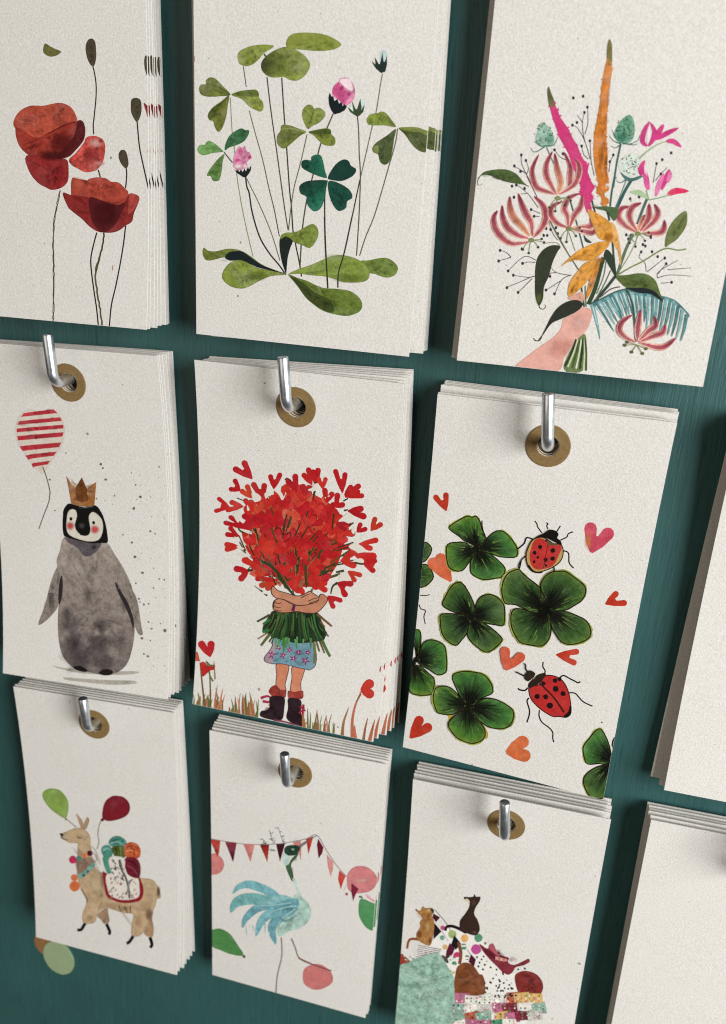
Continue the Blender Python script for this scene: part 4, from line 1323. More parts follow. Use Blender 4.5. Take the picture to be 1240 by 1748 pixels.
    a.leaf('520 660 400 665 290 720 230 790 235 880 290 980 350 1005 440 1000 560 900 580 700', c6, cold, hatch=8)
    a.disc(420, 205, 8, '#2a2420')
    # hearts
    a.win(850, 1090, 170)
    a.heart('100 385 92 120 310 202', 108, '#c95638', wash=.3)
    a.heart('728 200 1000 160 968 308', 64, '#b93822', wash=.3)
    a.win(980, 860, 180)
    a.heart('205 572 195 245 430 318', 128, '#c5485a', wash=.35)
    a.disc(175, 440, 60, '#cf7a48', ry=120, soft=True, op=.8)
    a.heart('372 1178 508 1045 612 1165', 62, '#b6331f', wash=.3)
    a.win(0, 0, 1240)
    a.heart('864 1284 898 1263 902 1291', 19, '#cb6636', raw=True, wash=.3)
    # ladybird looking up
    k = '#15100d'
    a.win(850, 870, 170)
    for l, w in (('550 290 495 210 490 180 462 140', 2), ('625 240 610 200 625 180 605 160', 2), ('735 270 770 220 780 200', 2), ('780 380 860 340 880 300 938 275', 2), ('810 510 880 540 890 660 945 728', 2.2), ('440 370 410 355 360 350 330 420 265 475 240 480', 2.2),
                 ('350 575 300 620 265 690 270 730 280 700 295 625', 1.9), ('695 700 705 740 690 770', 2.2)):
        a.line(l, w, k)
    P = a.poly('355 560 380 470 430 380 500 345 560 340 620 370 700 420 780 430 812 480 810 570 770 650 690 710 600 750 500 775 420 750 370 670', '#b38f50', wash=.3, rim=1)
    a.line(np.vstack([P, P[:1]]), 1.8, '#2a1a10', raw=True, sm=0)
    a.poly('398 560 415 480 450 390 520 350 600 380 640 430 760 430 797 470 762 560 700 680 620 722 500 742 430 700 405 640', '#b4302c', wash=.3, rim=.9)
    a.poly('620 380 680 410 760 432 640 440', '#5a4a30', rim=1, wash=.3)
    a.poly('470 350 520 315 560 300 610 270 650 246 720 258 757 300 742 350 780 380 795 435 700 395 640 365 560 338', k, wash=.1, rim=1)
    for x, y, r in ((530, 460, 27), (460, 532, 24), (685, 505, 30), (500, 590, 18), (595, 620, 26), (685, 605, 28), (455, 645, 18), (600, 690, 16), (605, 380, 14)):
        a.disc(x, y, r, '#1d1015', irr=.15)
    a.line('380 690 440 762 520 780 560 772', 4, k, w1=1.6)
    a.line('625 430 600 560 570 720', 1.2, '#6a1a18')
    # ladybird going down
    a.win(850, 1090, 170)
    for l, w in (('375 410 350 370 350 330 332 305', 2.2), ('330 460 270 430 228 410', 2.4), ('580 440 590 400 562 350 566 290', 2.2), ('770 490 820 460 900 500 960 530 1000 550 1030 535', 2.4), ('880 675 960 680 1010 730 1070 790 1180 842', 2.2), ('375 610 340 645 280 640 250 620', 2.6), ('390 740 365 780 395 890 390 960 362 1045', 2.4),
                 ('520 890 515 960 550 1040 640 1110 685 1170 685 1240 700 1290', 2.2)):
        a.line(l, w, k)
    P = a.poly('388 620 450 590 520 570 560 500 600 460 700 465 790 510 850 590 890 700 912 850 905 940 850 980 770 970 680 967 570 905 480 830 410 740', '#b52a28', wash=.2, rim=1)
    a.line(np.vstack([P, P[:1]]), 1.8, '#3a1210', raw=True, sm=0)
    a.poly('820 965 880 905 895 840 918 850 912 930 860 985', k, rim=1)
    a.poly('383 560 470 470 520 440 592 428 592 470 540 530 500 570 430 602 388 622', '#2c211b', wash=.3, rim=.8)
    a.poly('333 480 350 430 400 393 450 410 467 445 420 500 370 527', '#2b2419', wash=.3, rim=.8)
    a.line('440 500 470 470', 2, '#7a6a58')
    a.line('520 555 650 680 740 790 825 920', 2.4, '#3a1412', w1=3.2)
    for x, y, r in ((715, 522, 30), (720, 630, 38), (815, 685, 34), (490, 720, 32), (597, 725, 34), (648, 832, 38), (570, 560, 28)):
        a.disc(x, y, r, '#1d1013', n=9, irr=.15)
    a.disc(770, 505, 26, k)


def art_llama(a):
    R = a.rng
    a.win(70, 1340, 200)
    a.line('265 355 320 400 375 445', 1.4, '#6a5f50')
    a.poly('80 42 130 36 200 55 255 110 290 180 290 270 265 352 200 325 130 275 75 222 35 160 18 110 35 65', '#86a34b', wash=.3, rim=.75, rw=2)
    a.disc(180, 150, 90, '#9cb55e', soft=True, op=.7)
    a.disc(265, 362, 10, '#4a5630')
    a.line('640 375 615 440 605 520 615 600 595 680', 1.3, '#6a5f50')
    a.line('540 650 590 710 595 780 570 820', 1.1, '#8a8074')
    a.poly('655 352 655 270 680 180 740 125 800 112 880 130 935 190 942 270 900 330 820 365 720 382', '#7c1c28', wash=.3, rim=.7, rw=2)
    a.disc(770, 200, 80, '#983440', soft=True, op=.7)
    a.disc(652, 368, 17, '#571520')
    a.win(100, 1470, 200)
    tan = '#bfa27e'
    for l in ('287 650 265 690 240 725 200 728', '510 665 530 710 545 750 535 778', '795 785 770 830 745 860 722 872', '968 805 985 850 990 890 970 915'):
        a.line(l, 5.6, '#15110f', w1=5)
    a.poly('410 570 510 495 530 560 540 640 490 665 450 620', '#9c7d60', wash=.35)
    a.poly('930 520 1000 530 990 600 1010 700 1005 780 985 805 930 790 905 740 940 650', '#a98a68', wash=.35)
    a.poly('189 -506 240 -450 265 -400 270 -345 240 -350 215 -420', '#b39275', wash=.3)
    a.poly('262 -345 280 -420 308 -468 328 -435 312 -380 292 -338', '#a98a6c', wash=.3)
    a.poly('19 -291 44 -296 114 -326 184 -351 254 -346 314 -306 339 -246 344 -166 359 -46 374 24 394 74 454 120 520 130 800 160 900 180 980 190 1040 240 1080 340 1082 390 1045 402 1030 470 1000 530 960 640 905 745 860 790 800 797 770 760 780 650 790 562 700 550 600 522 510 492 450 520 410 570 400 620 370 655 300 662 260 640 255 560 300 440 300 390 240 290 210 200 195 100 200 0 205 -150 200 -190 120 -195 60 -230 30 -260', tan, wash=.35, rim=.78, rw=1.6)
    for x, y, rx, ry, c, o in ((330, 600, 60, 50, '#b08a62', .3), (560, 470, 150, 50, '#a9855f', .3), (850, 640, 60, 100, '#b08c66', .3), (960, 560, 50, 90, '#7c5d45', .8), (400, 250, 90, 160, '#d8c09a', .7), (960, 260, 70, 60, '#d9c49c', .7), (470, 200, 30, 120, '#9a7a5a', .7), (700, 500, 60, 40, '#93745a', .6), (1060, 320, 25, 70, '#5f4632', .9), (90, -260, 60, 30, '#d8c4a6', .6), (290, -200, 40, 80, '#d6c09c', .6), (920, 470, 90, 90, '#b8946c', .3)):
        a.disc(x, y, rx, c, ry=ry, soft=True, op=o)
    a.line('240 290 300 400 300 440', 2, '#7c5d42', op=.8)
    a.line('640 470 660 530', 2, '#6a5038', op=.7)
    a.line('700 480 730 545', 2, '#6a5038', op=.7)
    a.line('760 470 765 545', 2, '#6a5038', op=.7)
    a.win(70, 1340, 200)
    a.poly('200 515 235 512 240 530 222 545', '#2e2622')
    a.line('215 545 235 570 290 582', 2.4, '#4a3a30', w1=.8)
    a.line('385 545 410 560 440 555', 3, '#6a5442', w1=1)
    a.poly('385 790 540 770 560 850 420 950 378 880', '#8f7260', wash=.4, rim=1)
    for x, y, r, c in ((340, 790, 42, '#b3284f'), (405, 775, 27, '#3f7a70'), (465, 745, 27, '#d0744a'), (520, 722, 30, '#541426'), (355, 980, 38, '#d0744a'), (360, 1070, 56, '#cf6a3c'), (425, 960, 30, '#7aa89c'), (475, 925, 28, '#6a9c92'), (520, 885, 28, '#7aa89c'), (552, 845, 26, '#5f9488'), (455, 955, 14, '#3c4440'), (500, 915, 14, '#3c4440')):
        a.disc(x, y, r, c, wash=.4)
    a.poly('655 930 690 930 720 935 1010 960 1045 975 1088 1100 1062 1212 960 1245 850 1245 740 1205 688 1150', '#8f1e2a', wash=.3)
    a.poly('700 942 900 930 1020 972 1045 1080 1038 1178 950 1212 840 1212 752 1178 712 1120', '#e3d9cc', wash=.15, rim=.9)
    a.poly('640 700 655 650 720 635 762 700 742 765 680 770', '#4f8a7a', wash=.5)
    a.poly('655 770 722 768 758 912 700 925', '#4b927a', wash=.4)
    a.poly('718 600 770 545 840 543 902 590 892 645 760 655', '#4f8a7c', wash=.6)
    a.poly('750 670 820 640 892 660 892 762 800 772', '#505c28', wash=.5)
    a.poly('888 640 950 603 1022 625 1057 690 1040 768 950 777 890 740', '#c2592e', wash=.5)
    a.poly('890 780 1000 768 1050 830 1057 920 1032 985 920 942', '#6c1b2a', wash=.5)
    for l, c in (('760 590 830 570 880 600', '#2f6258'), ('740 620 800 600 860 620', '#86b5a5'), ('660 690 700 670 740 690', '#86b5a5'), ('910 660 970 640 1030 670', '#8f3c20'), ('900 700 960 690 1030 720', '#e08a58'), ('940 640 990 700 980 760', '#8a3a20'), ('920 800 990 820 1030 880', '#3f0e18'), ('910 850 970 880 1020 940', '#92404c'), ('790 660 800 710 795 765', '#2e3616'), ('840 650 850 710 845 765', '#76803c')):
        a.line(l, 2.6, c, w1=1.4)
    a.poly('718 800 760 752 882 775 892 900 912 1000 820 1012 750 922', '#e0d8cd', wash=.15, rim=.85)
    for _ in range(34):
        x, y = R.uniform(740, 870), R.uniform(775, 990)
        a.line('%f %f %f %f' % (x, y, x + R.uniform(8, 22), y + R.uniform(12, 30)), 1.6, R.choice(['#4a4542', '#3a3634', '#6a605a']), sm=0)
    a.line('830 790 850 880 900 980 930 1090 940 1200', 3.4, '#5c5652')
    a.line('960 1000 930 1060 920 1130', 3, '#8a8c8e')
    for _ in range(40):
        x, y = R.uniform(725, 1025), R.uniform(960, 1190)
        a.line('%f %f %f %f' % (x, y, x - R.uniform(4, 16), y + R.uniform(12, 26)), 1.7, R.choice(['#a8685a', '#b58a6c', '#7a4a44', '#6a6460']), sm=0)


def art_crane(a):
    R = a.rng
    K1, K2 = (350, 1400, 160), (500, 1410, 180)
    a.win(*K1)
    a.line('60 240 95 250 300 285 520 315 740 322 950 315 1070 300 1240 268', 1.2, '#8a8684')
    a.win(*K2)
    a.line('0 185 160 150 285 108 400 290 530 480 640 600', 1.2, '#77706e')
    a.win(*K1)
    a.poly('30 560 60 480 110 440 170 455 230 510 257 590 220 680 150 717 60 705', '#cf7d78', wash=.3, rim=.85)
    fl = [('60 250 205 272 188 440 165 480 110 350', '#b8382c', None), ('268 285 422 297 375 555', '#7c2a3a', ('#8a3444', '#4a1422', '340 300 375 540')), ('508 310 658 317 606 558', '#d08078', None), ('728 322 853 325 828 558', '#b03028', ('#7a1820', '#c4442c', '790 330 828 540')), ('943 318 1062 308 995 548', '#41101f', None)]
    for p, c, g in fl:
        a.poly(p, c, sm=0, wash=.35, rim=.85, grad=g)
    a.win(*K2)
    for p, c in (('0 195 95 172 100 230 97 405 60 270', '#cb7d78'), ('158 155 242 122 215 230 185 325', '#b23226'), ('300 150 362 250 348 320 305 380 285 220', '#661b2a'), ('400 330 482 430 470 520 448 595 415 480', '#d58d87'), ('550 520 622 590 592 660 567 745 533 620', '#c23c2e')):
        a.poly(p, c, sm=0, wash=.35, rim=.85)
    a.poly('640 600 660 540 720 485 800 470 880 485 960 550 997 630 970 710 900 770 780 790 690 780 645 720', '#cd7c7c', wash=.25, rim=.85, rw=1.6)
    a.disc(810, 640, 130, '#dfa39c', ry=40, soft=True, op=.8)
    a.poly('690 668 776 740 742 800 710 885 690 780', '#7c2438', sm=0, wash=.3)
    a.disc(635, 800, 18, '#a05a68')
    a.line('600 760 640 690', 1, '#c9b5b0')
    a.poly('860 795 960 868 962 902 870 840', '#d99da0', sm=0, rim=1)
    a.poly('790 870 850 863 930 900 1010 925 1060 960 1060 1150 1000 1215 940 1232 860 1190 790 1080 775 980', '#4f8d57', wash=.25, rim=.85)
    a.line('780 835 800 830 820 850', 3, '#55625a')
    a.poly('1010 560 1040 520 1080 540 1080 620 1010 640', '#d9a4a6', rim=1, sm=0)
    # crest marks over the head
    a.win(*K1)
    for bx, by, tx, ty in ((920, 320, 850, 130), (1040, 305, 970, 95), (790, 320, 770, 250), (880, 400, 930, 400)):
        a.line('%d %d %d %d' % (bx, by, tx, ty), 1.0, '#8b8b8e', sm=0)
        for _ in range(12):
            t = R.random()
            x, y = bx + (tx - bx) * t, by + (ty - by) * t
            a.line('%f %f %f %f' % (x, y, x + R.uniform(-45, 45), y + R.uniform(-25, 15)), 1.1, R.choice(['#77777c', '#9a9a9c', '#5c5c62']), sm=0)
    # bird
    a.win(*K2)
    a.line('60 250 150 185 290 110', 2.6, '#575558', w1=.8)
    a.line('70 265 160 195', 1.6, '#2c3a32')
    a.win(*K1)
    a.poly('1040 440 1120 465 1110 560 1075 612 1045 560', '#b9d2c9', wash=.3, rim=.95)
    a.poly('1205 455 1240 430 1225 480 1170 540 1142 600 1172 720 1165 805 1140 785 1072 622 1110 580 1150 510', '#41603f', wash=.4, rim=.75)
    a.poly('1050 390 1080 345 1150 328 1225 335 1262 380 1205 455 1120 470 1065 440', '#213c2c', wash=.35, rim=.8)
    a.disc(1165, 385, 32, '#9ab2a0', ry=22, soft=True)
    a.poly('1160 790 1195 775 1235 900 1270 980 1300 1060 1280 1090 1230 1040 1225 960', '#bcd3ca', wash=.4, rim=.92)
    a.win(350, 1530, 330)
    a.poly('580 -10 625 8 660 40 682 100 665 160 610 205 540 225 500 250 470 250 470 150 500 60 560 20', '#abc7ba', wash=.5, rim=.9)
    a.line('490 262 494 380 465 510 455 640 445 830', 2.4, '#8d837c')
    a.line('555 270 580 330 608 398 700 440 812 478', 2.4, '#7d746e')
    tl = ['#78aeb4', '#6b9fa6', '#8cbcbb', '#689aa1']
    a.win(*K1)
    a.line('1230 1060 1000 1035 880 960 700 880 560 850 440 890 370 975', 15, tl[0], prof='petal', wash=.5)
    a.line('1230 1080 900 1070 640 1040 480 1060 390 1120 345 1220', 20, '#72a9a6', prof='petal', wash=.5)
    a.win(350, 1530, 330)
    for p, w, c in (('560 40 440 60 340 75 265 140 242 200', 14, tl[1]), ('570 50 460 90 370 150 328 255', 16, tl[0]), ('580 60 490 130 432 200 455 308', 17, tl[1]), ('580 30 480 20 400 40', 16, tl[2])):
        a.line(p, w, c, prof='petal', wash=.5)
    a.poly('600 20 520 20 440 60 470 110 540 130 590 90', '#689ea5', wash=.5, rim=1)
    for p in ('560 40 440 55 330 60', '560 60 430 100 350 170', '580 80 490 150 450 230', '590 60 520 70 450 90'):
        a.line(p, 1.8, '#a9cbc8', w1=.6)
    a.line('480 130 520 160 590 120', 3, '#4f8890', w1=1)
    for i in range(10):
        x = R.uniform(250, 470)
        a.line('%f %f %f %f' % (x, 170 + R.uniform(0, 60), x + R.uniform(-8, 12), 200 + R.uniform(20, 60)), 2, R.choice(['#dfe6e0', '#8fb8b6']), w1=.6, sm=0)
    a.poly('630 492 650 455 710 433 770 450 817 500 812 560 720 600 640 565', '#ca7571', wash=.25, rim=.85)
    a.line('600 395 700 440 812 478', 2.4, '#7d4a48')
    a.poly('20 230 60 212 100 208 160 240 210 310 248 378 170 372 100 345 45 318', '#4d8447', wash=.25, rim=.75)
    a.disc(252, 386, 10, '#5c5a44')


def art_blankets(a):
    R = a.rng
    a.win(670, 1510, 160)
    a.poly('500 800 620 650 750 560 900 610 1080 665 1200 700 1330 880 1440 1060 1560 1170 1640 1160 1700 1190 1720 1400 1700 1900 500 1900 560 1000', '#ebe6dd', wash=.1, rim=.93)
    a.line('560 330 640 420 720 520 860 740 980 850 1060 960', 1.2, '#5a5654')
    a.line('660 620 740 750', 1.4, '#a8a4a0')
    for x, y, r, c in ((660, 702, 33, '#6f9c8a'), (795, 655, 56, '#9caa6e'), (957, 710, 52, '#dba35c'), (1140, 705, 54, '#4d8c6a'), (1108, 855, 68, '#bb4e8a'), (697, 825, 36, '#d2a86c'), (945, 820, 42, '#4d8c6a'), (990, 965, 34, '#6b7c4a'), (820, 1045, 34, '#4d8c6a'), (668, 572, 32, '#c2507e'), (855, 940, 50, '#bb2f66'), (790, 1140, 48, '#d2a86c'), (1230, 775, 20, '#8a8468')):
        a.disc(x, y, r, c, wash=.3)
    for p, c in (('558 508 652 620 545 722', '#16161a'), ('820 668 912 782 840 862 778 792', '#16161a'), ('540 378 632 435 577 497 538 440', '#46151f'), ('760 768 828 850 792 930 700 1002 715 880', '#591b2d'), ('1040 918 1107 990 1082 1082 1008 1022', '#4c1728')):
        a.poly(p, c, sm=0, wash=.25)
    a.poly('650 940 690 940 740 1000 735 1040 700 1020', '#4a4a38')
    a.poly('318 768 650 838 640 935 520 915 305 1005', '#e5e0d8', sm=0, rim=.93)
    for i in range(9):
        a.line('%d %d %d %d' % (335 - i * 3, 800 + i * 25, 650 - i * 12, 860 + i * 22), 1.2, '#5a4a4c', sm=0)
    a.poly('105 915 170 950 230 1022 100 1080', '#a93c2c', wash=.35)
    a.poly('60 1150 230 1020 400 950 580 898 652 950 720 1060 830 1300 860 1900 20 1900', '#93b4a0', wash=.6, rim=.85)
    for i in range(150):
        x, y = R.uniform(120, 800), R.uniform(930, 1780)
        a.line('%f %f %f %f' % (x, y, x + R.uniform(12, 26), y + R.choice([-1, 1]) * 14), 2, R.choice(['#75977f', '#b0ccba', '#6f9078']), sm=0)
    # dog, cat and the rest
    a.line('350 725 260 718 215 752 198 845', 4.6, '#8c4b2c', w1=3.4)
    a.poly('303 330 370 345 395 300 410 288 440 310 520 308 552 340 530 400 550 480 558 560 540 680 500 805 420 785 330 722 323 640 370 570 365 500 400 440 350 380', '#a9743e', wash=.4, rim=.7)
    for x, y, rx, ry, c in ((470, 560, 50, 110, '#c9a264'), (480, 340, 40, 40, '#cdb27c'), (360, 660, 40, 60, '#7c4626'), (500, 740, 30, 60, '#7c4626'), (430, 730, 22, 60, '#c9a264')):
        a.disc(x, y, rx, c, ry=ry, soft=True, op=.8)
    a.poly('510 310 550 340 545 375 520 360', '#3a362c')
    a.disc(318, 335, 12, '#5a3a2a')
    a.line('980 635 860 572 770 548 715 565 703 612', 5.4, '#1d1315', w1=4.4)
    a.poly('890 540 900 470 960 390 1010 310 1020 250 965 200 948 165 975 162 1020 165 1070 158 1090 126 1112 160 1168 163 1150 230 1100 310 1085 390 1130 470 1158 570 1140 640 1090 672 980 642 900 600', '#35241e', wash=.3, rim=.7)
    a.disc(1090, 630, 50, '#5c4438', ry=24, soft=True)
    a.disc(1080, 240, 50, '#5a4030', ry=60, soft=True, op=.8)
    a.poly('958 182 1010 195 1025 245 975 216', '#d2c6aa', rim=.9)
    a.disc(962, 180, 14, '#1d1613')
    a.line('875 760 905 880 905 960 890 1050', 5.4, '#7c4528')
    a.poly('820 1300 835 1190 860 1090 940 1033 1020 1040 1090 1090 1150 1180 1195 1195 1230 1320 1200 1480 1000 1540 840 1480', '#7f4828', wash=.5, rim=.8)
    a.win(770, 1510, 160)
    for x, y in ((345, 960), (405, 990), (475, 1005), (380, 1030), (450, 1060), (365, 1082), (525, 1095), (425, 1122), (500, 1150), (605, 1122), (595, 1195), (435, 950), (890, 1122), (980, 1110), (560, 1240), (640, 1260), (520, 1290), (700, 1300), (450, 1300), (600, 1340), (760, 1380), (680, 1400), (520, 1400)):
        a.disc(x, y, 14, '#1f1d20', n=7, irr=.2)
    a.poly('380 783 470 842 505 830 555 776 620 900 680 940 770 968 752 1010 790 1052 860 1058 980 1002 1028 980 1042 1020 960 1068 860 1092 820 1152 760 1192 680 1152 600 1072 500 972 420 872', '#7f2c37', wash=.4, rim=.8)
    a.poly('500 830 555 780 615 895 660 940 600 925', '#b05560', wash=.4, rim=.9)
    a.poly('430 860 560 900 600 980 520 960', '#5a1a26', rim=1)
    a.poly('590 945 745 985 738 1012 700 1015 590 992', '#d39488', sm=0, rim=.9)
    for x in (640, 700):
        a.disc(x, 980 + (x - 640) * .2, 9, '#3a1a1c')
    a.line('680 1175 700 1170', 6, '#2a1214')
    a.poly('845 1215 930 1150 1010 1143 1100 1168 1170 1220 1220 1320 1190 1440 1040 1500 900 1440', '#7f2d28', wash=.4)
    for i in range(26):
        x, y = 120 + (i % 7) * 170 + R.uniform(-40, 40), 1520 + (i // 7) * 110 + R.uniform(-20, 20)
        c = R.choice(['#8fb09c', '#e9e2d6', '#bb6a86', '#d8b068', '#7f2d38', '#4d8c6a', '#e9e2d6', '#2a2430', '#c7c3b8', '#b5563c'])
        a.poly([(x - 100 + R.uniform(-20, 20), y - 60 + R.uniform(-20, 20)), (x + 90 + R.uniform(-20, 20), y - 70 + R.uniform(-20, 20)), (x + 110, y + 60), (x - 90, y + 75)], c, sm=0, wash=.4)
        for k in range(9):
            a.disc(x - 70 + (k % 3) * 65 + R.uniform(-8, 8), y - 35 + (k // 3) * 38, R.uniform(8, 14), R.choice(['#1f1d20', '#c2507e', '#4d8c6a', '#e9e2d6']), n=7)
    for _ in range(30):
        a.disc(R.uniform(430, 860), R.uniform(1260, 1490), 14, '#1f1d20', n=7, irr=.2)


ART = {'c00': art_poppies, 'c01': art_clover_stems, 'c02': art_bouquet, 'c10': art_penguin, 'c11': art_heart_girl, 'c12': art_ladybirds, 'c20': art_llama, 'c21': art_crane, 'c22': art_blankets}


# ------------------------------------------------------------------ the board
def box_mesh(name, x0, x1, y0, y1, z0, z1):
    bm = bmesh.new()
    bmesh.ops.create_cube(bm, size=1)
    for v in bm.verts:
        v.co = (x0 + (v.co.x + .5) * (x1 - x0), y0 + (v.co.y + .5) * (y1 - y0), z0 + (v.co.z + .5) * (z1 - z0))
    me = bpy.data.meshes.new(name)
    bm.to_mesh(me)
    bm.free()
    return me


board = link('wall', box_mesh('wall', -.55, .65, -.62, .5, BASE - .018, BASE), [MAT_BOARD])
board.matrix_world = M
tag(board, 'dark teal painted wooden board with vertical grain behind the cards', kind='structure')


def on_board(px, py):
    d = RW.T @ np.array([(px - PW / 2) / F_PX, -(py - PH / 2) / F_PX, -1.0])
    t = (BASE - CAM_POS[2]) / d[2]
    return CAM_POS + d * t


def spot(name, px, py, rx, ry, th, hexc, label):
    c = on_board(px, py)
    bm = bmesh.new()
    n = 40
    top, bot = [], []
    rr = random.Random(name)
    for k in range(n):
        a = 2 * math.pi * k / n
        f = 1 + rr.uniform(-.012, .012)
        top.append(bm.verts.new((rx * f * math.cos(a), ry * f * math.sin(a), th)))
        bot.append(bm.verts.new((rx * f * math.cos(a), ry * f * math.sin(a), 0.0001)))
    bm.faces.new(top)
    for k in range(n):
        bm.faces.new((top[k], bot[k], bot[(k + 1) % n], top[(k + 1) % n]))
    me = bpy.data.meshes.new(name)
    bm.to_mesh(me)
    bm.free()
    o = link(name, me, [make_patch(name + '_paper', hexc)])
    o.matrix_world = M @ Matrix.Translation((c[0], c[1], BASE))
    tag(o, label, 'sticker', 'round stickers below the llama cards')


spot('round_sticker', 101, 1634, .0095, .0118, .0006, '#8f9f78', 'pale sage green round sticker on the board below the llama card')
spot('round_sticker', 80, 1612, .0075, .0085, .0003, '#8a5f33', 'tan brown round sticker half under the sage green one')

# ------------------------------------------------------------------ hooks
WIRE = .0021


def hook(key, out, up, lean, xo, label):
    ox, oy, oz, a = origin(key)
    ox += xo
    yc = HOLE_R - WIRE - .0001
    bend = .0045
    path = [(0, yc, BASE - oz - .004), (0, yc, BASE - oz + .002), (0, yc, 0), (0, yc, out - bend)]
    for t in np.linspace(0, math.pi / 2, 8)[1:]:
        path.append((-math.sin(lean) * bend * (1 - math.cos(t)), yc + bend * (1 - math.cos(t)), out - bend + bend * math.sin(t)))
    x1, y1, z1 = path[-1]
    ln_ = up - bend
    path.append((x1 - math.sin(lean) * ln_ * .5, y1 + math.cos(lean) * ln_ * .5, z1))
    path.append((x1 - math.sin(lean) * ln_, y1 + math.cos(lean) * ln_, z1))
    P = [Vector(p) for p in path]
    bm = bmesh.new()
    n = 20
    rows = []
    up_v = Vector((1, 0, 0))
    rings = [(P[i], WIRE) for i in range(len(P))]
    tang = []
    for i in range(len(P)):
        tg = (P[min(i + 1, len(P) - 1)] - P[max(i - 1, 0)]).normalized()
        tang.append(tg)
    tipd = tang[-1]
    rings += [(P[-1] + tipd * .0003, WIRE * .93), (P[-1] + tipd * .0005, WIRE * .8)]
    tang += [tipd, tipd]
    for (p, r), tg in zip(rings, tang):
        b = tg.cross(up_v).normalized()
        c = b.cross(tg).normalized()
        rows.append([bm.verts.new(p + (c * math.cos(2 * math.pi * k / n) + b * math.sin(2 * math.pi * k / n)) * r) for k in range(n)])
    for i in range(len(rows) - 1):
        for k in range(n):
            f = bm.faces.new((rows[i][k], rows[i][(k + 1) % n], rows[i + 1][(k + 1) % n], rows[i + 1][k]))
            f.smooth = True
    bm.faces.new(rows[-1])
    bm.faces.new(rows[0][::-1])
    bmesh.ops.recalc_face_normals(bm, faces=bm.faces[:])
    me = bpy.data.meshes.new('wire_hook')
    bm.to_mesh(me)
    bm.free()
    o = link('wire_hook', me, [MAT_STEEL])
    o.matrix_world = M @ Matrix.Translation((ox, oy, oz))
    tag(o, label, 'hook', 'steel hooks on the teal board')


HK = {'c00': (.012, .019, .08, 0), 'c01': (.011, .019, .08, 0), 'c02': (.011, .019, .1, 0), 'c10': (.0105, .0185, .07, .0006), 'c11': (.0105, .0182, .1, 0),
      'c12': (.0095, .0182, .11, 0), 'c13': (.011, .019, .1, 0), 'c20': (.0072, .0165, .09, .0012), 'c21': (.0120, .0163, .07, 0), 'c22': (.0112, .0178, .1, 0), 'c23': (.011, .019, .1, 0)}
ABOUT = {'c00': 'red poppy', 'c01': 'tall clover stems', 'c02': 'exotic flower bouquet', 'c10': 'penguin', 'c11': 'red heart bouquet', 'c12': 'ladybird and clover',
         'c13': 'plain right hand', 'c20': 'llama', 'c21': 'blue crane', 'c22': 'animals on blankets', 'c23': 'plain lower right'}
for k in HK:
    hook(k, *HK[k], 'shiny bent steel wire hook through the eyelet of the %s card' % ABOUT[k])

# ------------------------------------------------------------------ cards: front card of each stack, then the ones behind it
FRONT = {
    'c00': 'off white card printed with dark red poppies and seed heads',
    'c01': 'off white card printed with tall green clover stems and pink buds',
    'c02': 'off white card printed with a hand holding exotic flowers',
    'c10': 'off white card printed with a grey penguin in a gold crown',
    'c11': 'off white card printed with a girl hugging a big red heart bouquet',
    'c12': 'off white card printed with two ladybirds and green clovers',
    'c13': 'off white card at the right edge above the plain lower right card',
    'c20': 'off white card printed with a llama carrying yarn and balloons',
    'c21': 'off white card printed with a blue crane under red bunting',
    'c22': 'off white card printed with cats sitting on patchwork blankets',
    'c23': 'plain off white card with brown edges at the lower right'}
# behind the front card: depth mm, dx mm, dy mm, turn; the bend of the front card fades towards the board
BACK = {
    'c00': [(1.0, .1, 0, .000), (2.0, .5, .3, .003), (3.0, .3, -.2, .002), (4.0, .6, .2, .003), (5.0, .4, .3, .006), (6.1, .9, .2, .008), (7.0, .6, .3, .006)],
    'c01': [(1.2, -1.5, 0, .003), (2.5, .8, .2, .018), (3.8, .7, -.2, .018), (5.4, 1.1, .3, .025), (7.0, 1.2, .2, .023), (8.6, 1.0, .2, .020)],
    'c02': [(1.3, -1.3, .2, -.002), (2.6, -1.6, .1, -.005), (4.0, -.6, -.4, .004), (5.6, .4, -.6, .003), (7.0, .2, .2, .002)],
    'c10': [(.9, .3, 0, .001), (1.7, .9, .1, .003), (2.5, 1.3, .2, .004), (3.3, 1.7, -.4, .006), (4.1, 1.6, .2, .007), (4.9, 1.9, .3, .006), (5.7, 2.0, .3, .008)],
    'c11': [(1.1, .4, .2, .010), (2.1, .9, .5, .024), (3.4, 1.3, .8, .030), (4.6, 1.6, 1.0, .034), (5.8, 1.8, 1.3, .044), (7.4, 1.9, 1.5, .040)],
    'c12': [(1.0, .2, .4, -.002), (3.4, .4, 2.2, -.006), (4.4, .6, 2.3, -.008), (5.6, .6, 2.4, -.008), (6.8, .7, 2.5, -.008), (8.0, .7, 2.6, -.008)],
    'c13': [(2.2, -.9, -.3, -.010), (4.2, -1.2, .2, -.022), (5.6, -.6, .5, -.018), (6.8, -.6, .5, -.016)],
    'c20': [(.9, .3, .5, .003), (1.7, .7, .9, .007), (2.5, 1.0, 1.3, .008), (3.3, 1.3, 1.6, .009), (4.1, 1.5, 1.8, .012), (4.9, 1.7, 2.0, .014)],
    'c21': [(1.1, .4, .7, .002), (2.1, .4, 1.0, .001), (3.0, .6, 1.5, .002), (3.9, .6, 1.8, .001), (4.8, .8, 2.2, .002), (5.6, .8, 2.4, .002)],
    'c22': [(2.4, -.2, .5, -.002), (3.7, .0, .5, -.004), (5.0, .1, .8, -.003), (6.3, .2, .9, -.004), (7.6, .2, 1.1, -.004)],
    'c23': [(1.3, -.2, .5, -.003), (2.8, -.9, 1.2, .004), (4.0, -.7, 1.0, .002), (5.2, -.8, 1.3, .003), (6.4, -.8, 1.4, .003)]}
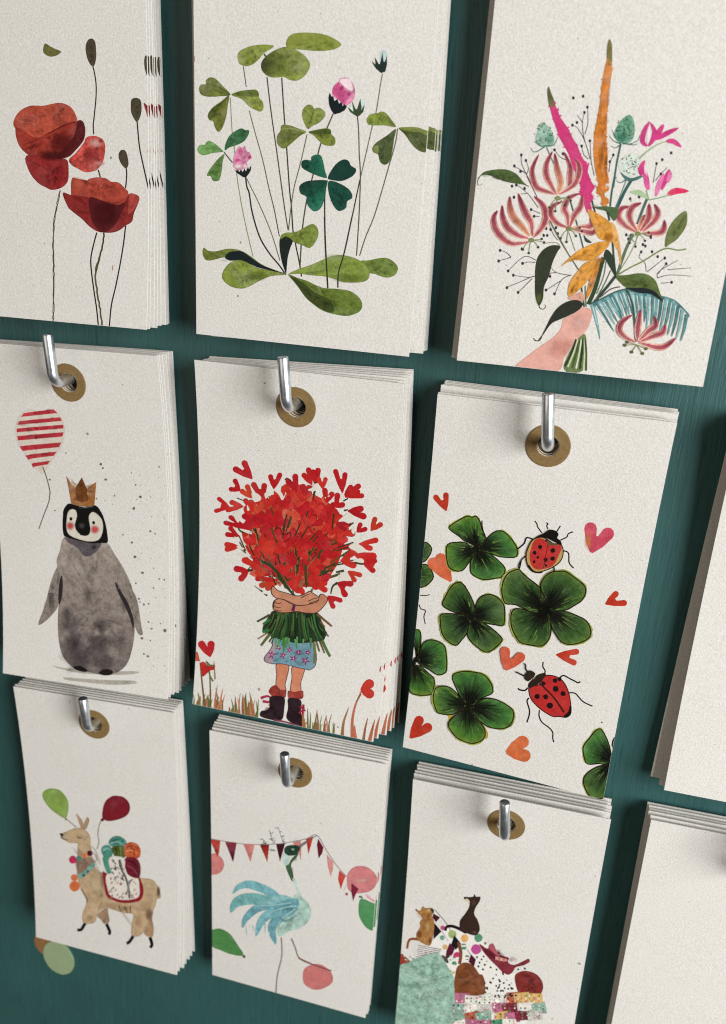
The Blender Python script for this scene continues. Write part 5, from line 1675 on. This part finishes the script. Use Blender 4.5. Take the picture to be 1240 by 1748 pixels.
STK = random.Random(11)
ORD = ['second', 'third', 'fourth', 'fifth', 'sixth', 'seventh', 'eighth']


def flatten(me, b):
    """copy of a bent sheet, ring or print with only part b of the bend"""
    m2 = me.copy()
    m2.name = me.name.split('.')[0]
    n = len(m2.vertices)
    co = np.empty(n * 3, np.float32)
    m2.vertices.foreach_get('co', co)
    co = co.reshape(-1, 3).astype(float)
    return m2, co, b


def card(key, local, meshes, label, group):
    ox, oy, oz, a = origin(key)
    dz, dx, dy, turn = local
    if dz:
        dx += STK.uniform(-.35, .35)
        turn += STK.uniform(-.004, .004)
    dz *= (oz - BASE - .001) / (oz - .001)            # spread over the whole depth down to the board
    root = bpy.data.objects.new('picture_card', None)
    C.objects.link(root)
    root.empty_display_size = .01
    root.matrix_world = M @ Matrix.Translation((ox + dx / 1000, oy + dy / 1000, oz - dz / 1000)) @ Matrix.Rotation(a + turn, 4, 'Z') @ Matrix.Rotation(STK.uniform(-.005, .005) if dz else 0, 4, 'Y')
    tag(root, label, 'card', group)
    bend = 1 - min(1, dz / 1000 / (oz - BASE - .0008)) ** STK.uniform(1.1, 1.7) if dz else 1
    for nm, me, mats in meshes:
        if dz:
            me, co, b = flatten(me, bend)
            bow = zrel(key, co[:, 0] / W + .5, (RO - co[:, 1]) / H) - oz
            co[:, 2] += (b - 1) * bow
            me.vertices.foreach_set('co', co.astype(np.float32).ravel())
            me.update()
        link(nm, me, mats, root)
    return root


for key in POSE:
    sm, rm = sheet_mesh(key), ring_mesh(key)
    parts = [('card_sheet', sm, [MAT_PAPER]), ('eyelet_ring', rm, [MAT_KRAFT])]
    if key in ART:
        art = Art(key)
        ART[key](art)
        pm = art.mesh()
        parts.append(('printed_picture', pm, [MAT_INK, MAT_WASH]))
    card(key, (0, 0, 0, 0), parts, FRONT[key], 'front cards of the stacks')
    bparts = parts if key in ('c00', 'c01', 'c10', 'c11', 'c20', 'c21') else parts[:2]
    for i, b in enumerate(BACK[key]):
        card(key, b, bparts, '%s card from the front in the stack behind the %s card' % (ORD[i], ABOUT[key]), 'cards stacked behind the %s card' % ABOUT[key])
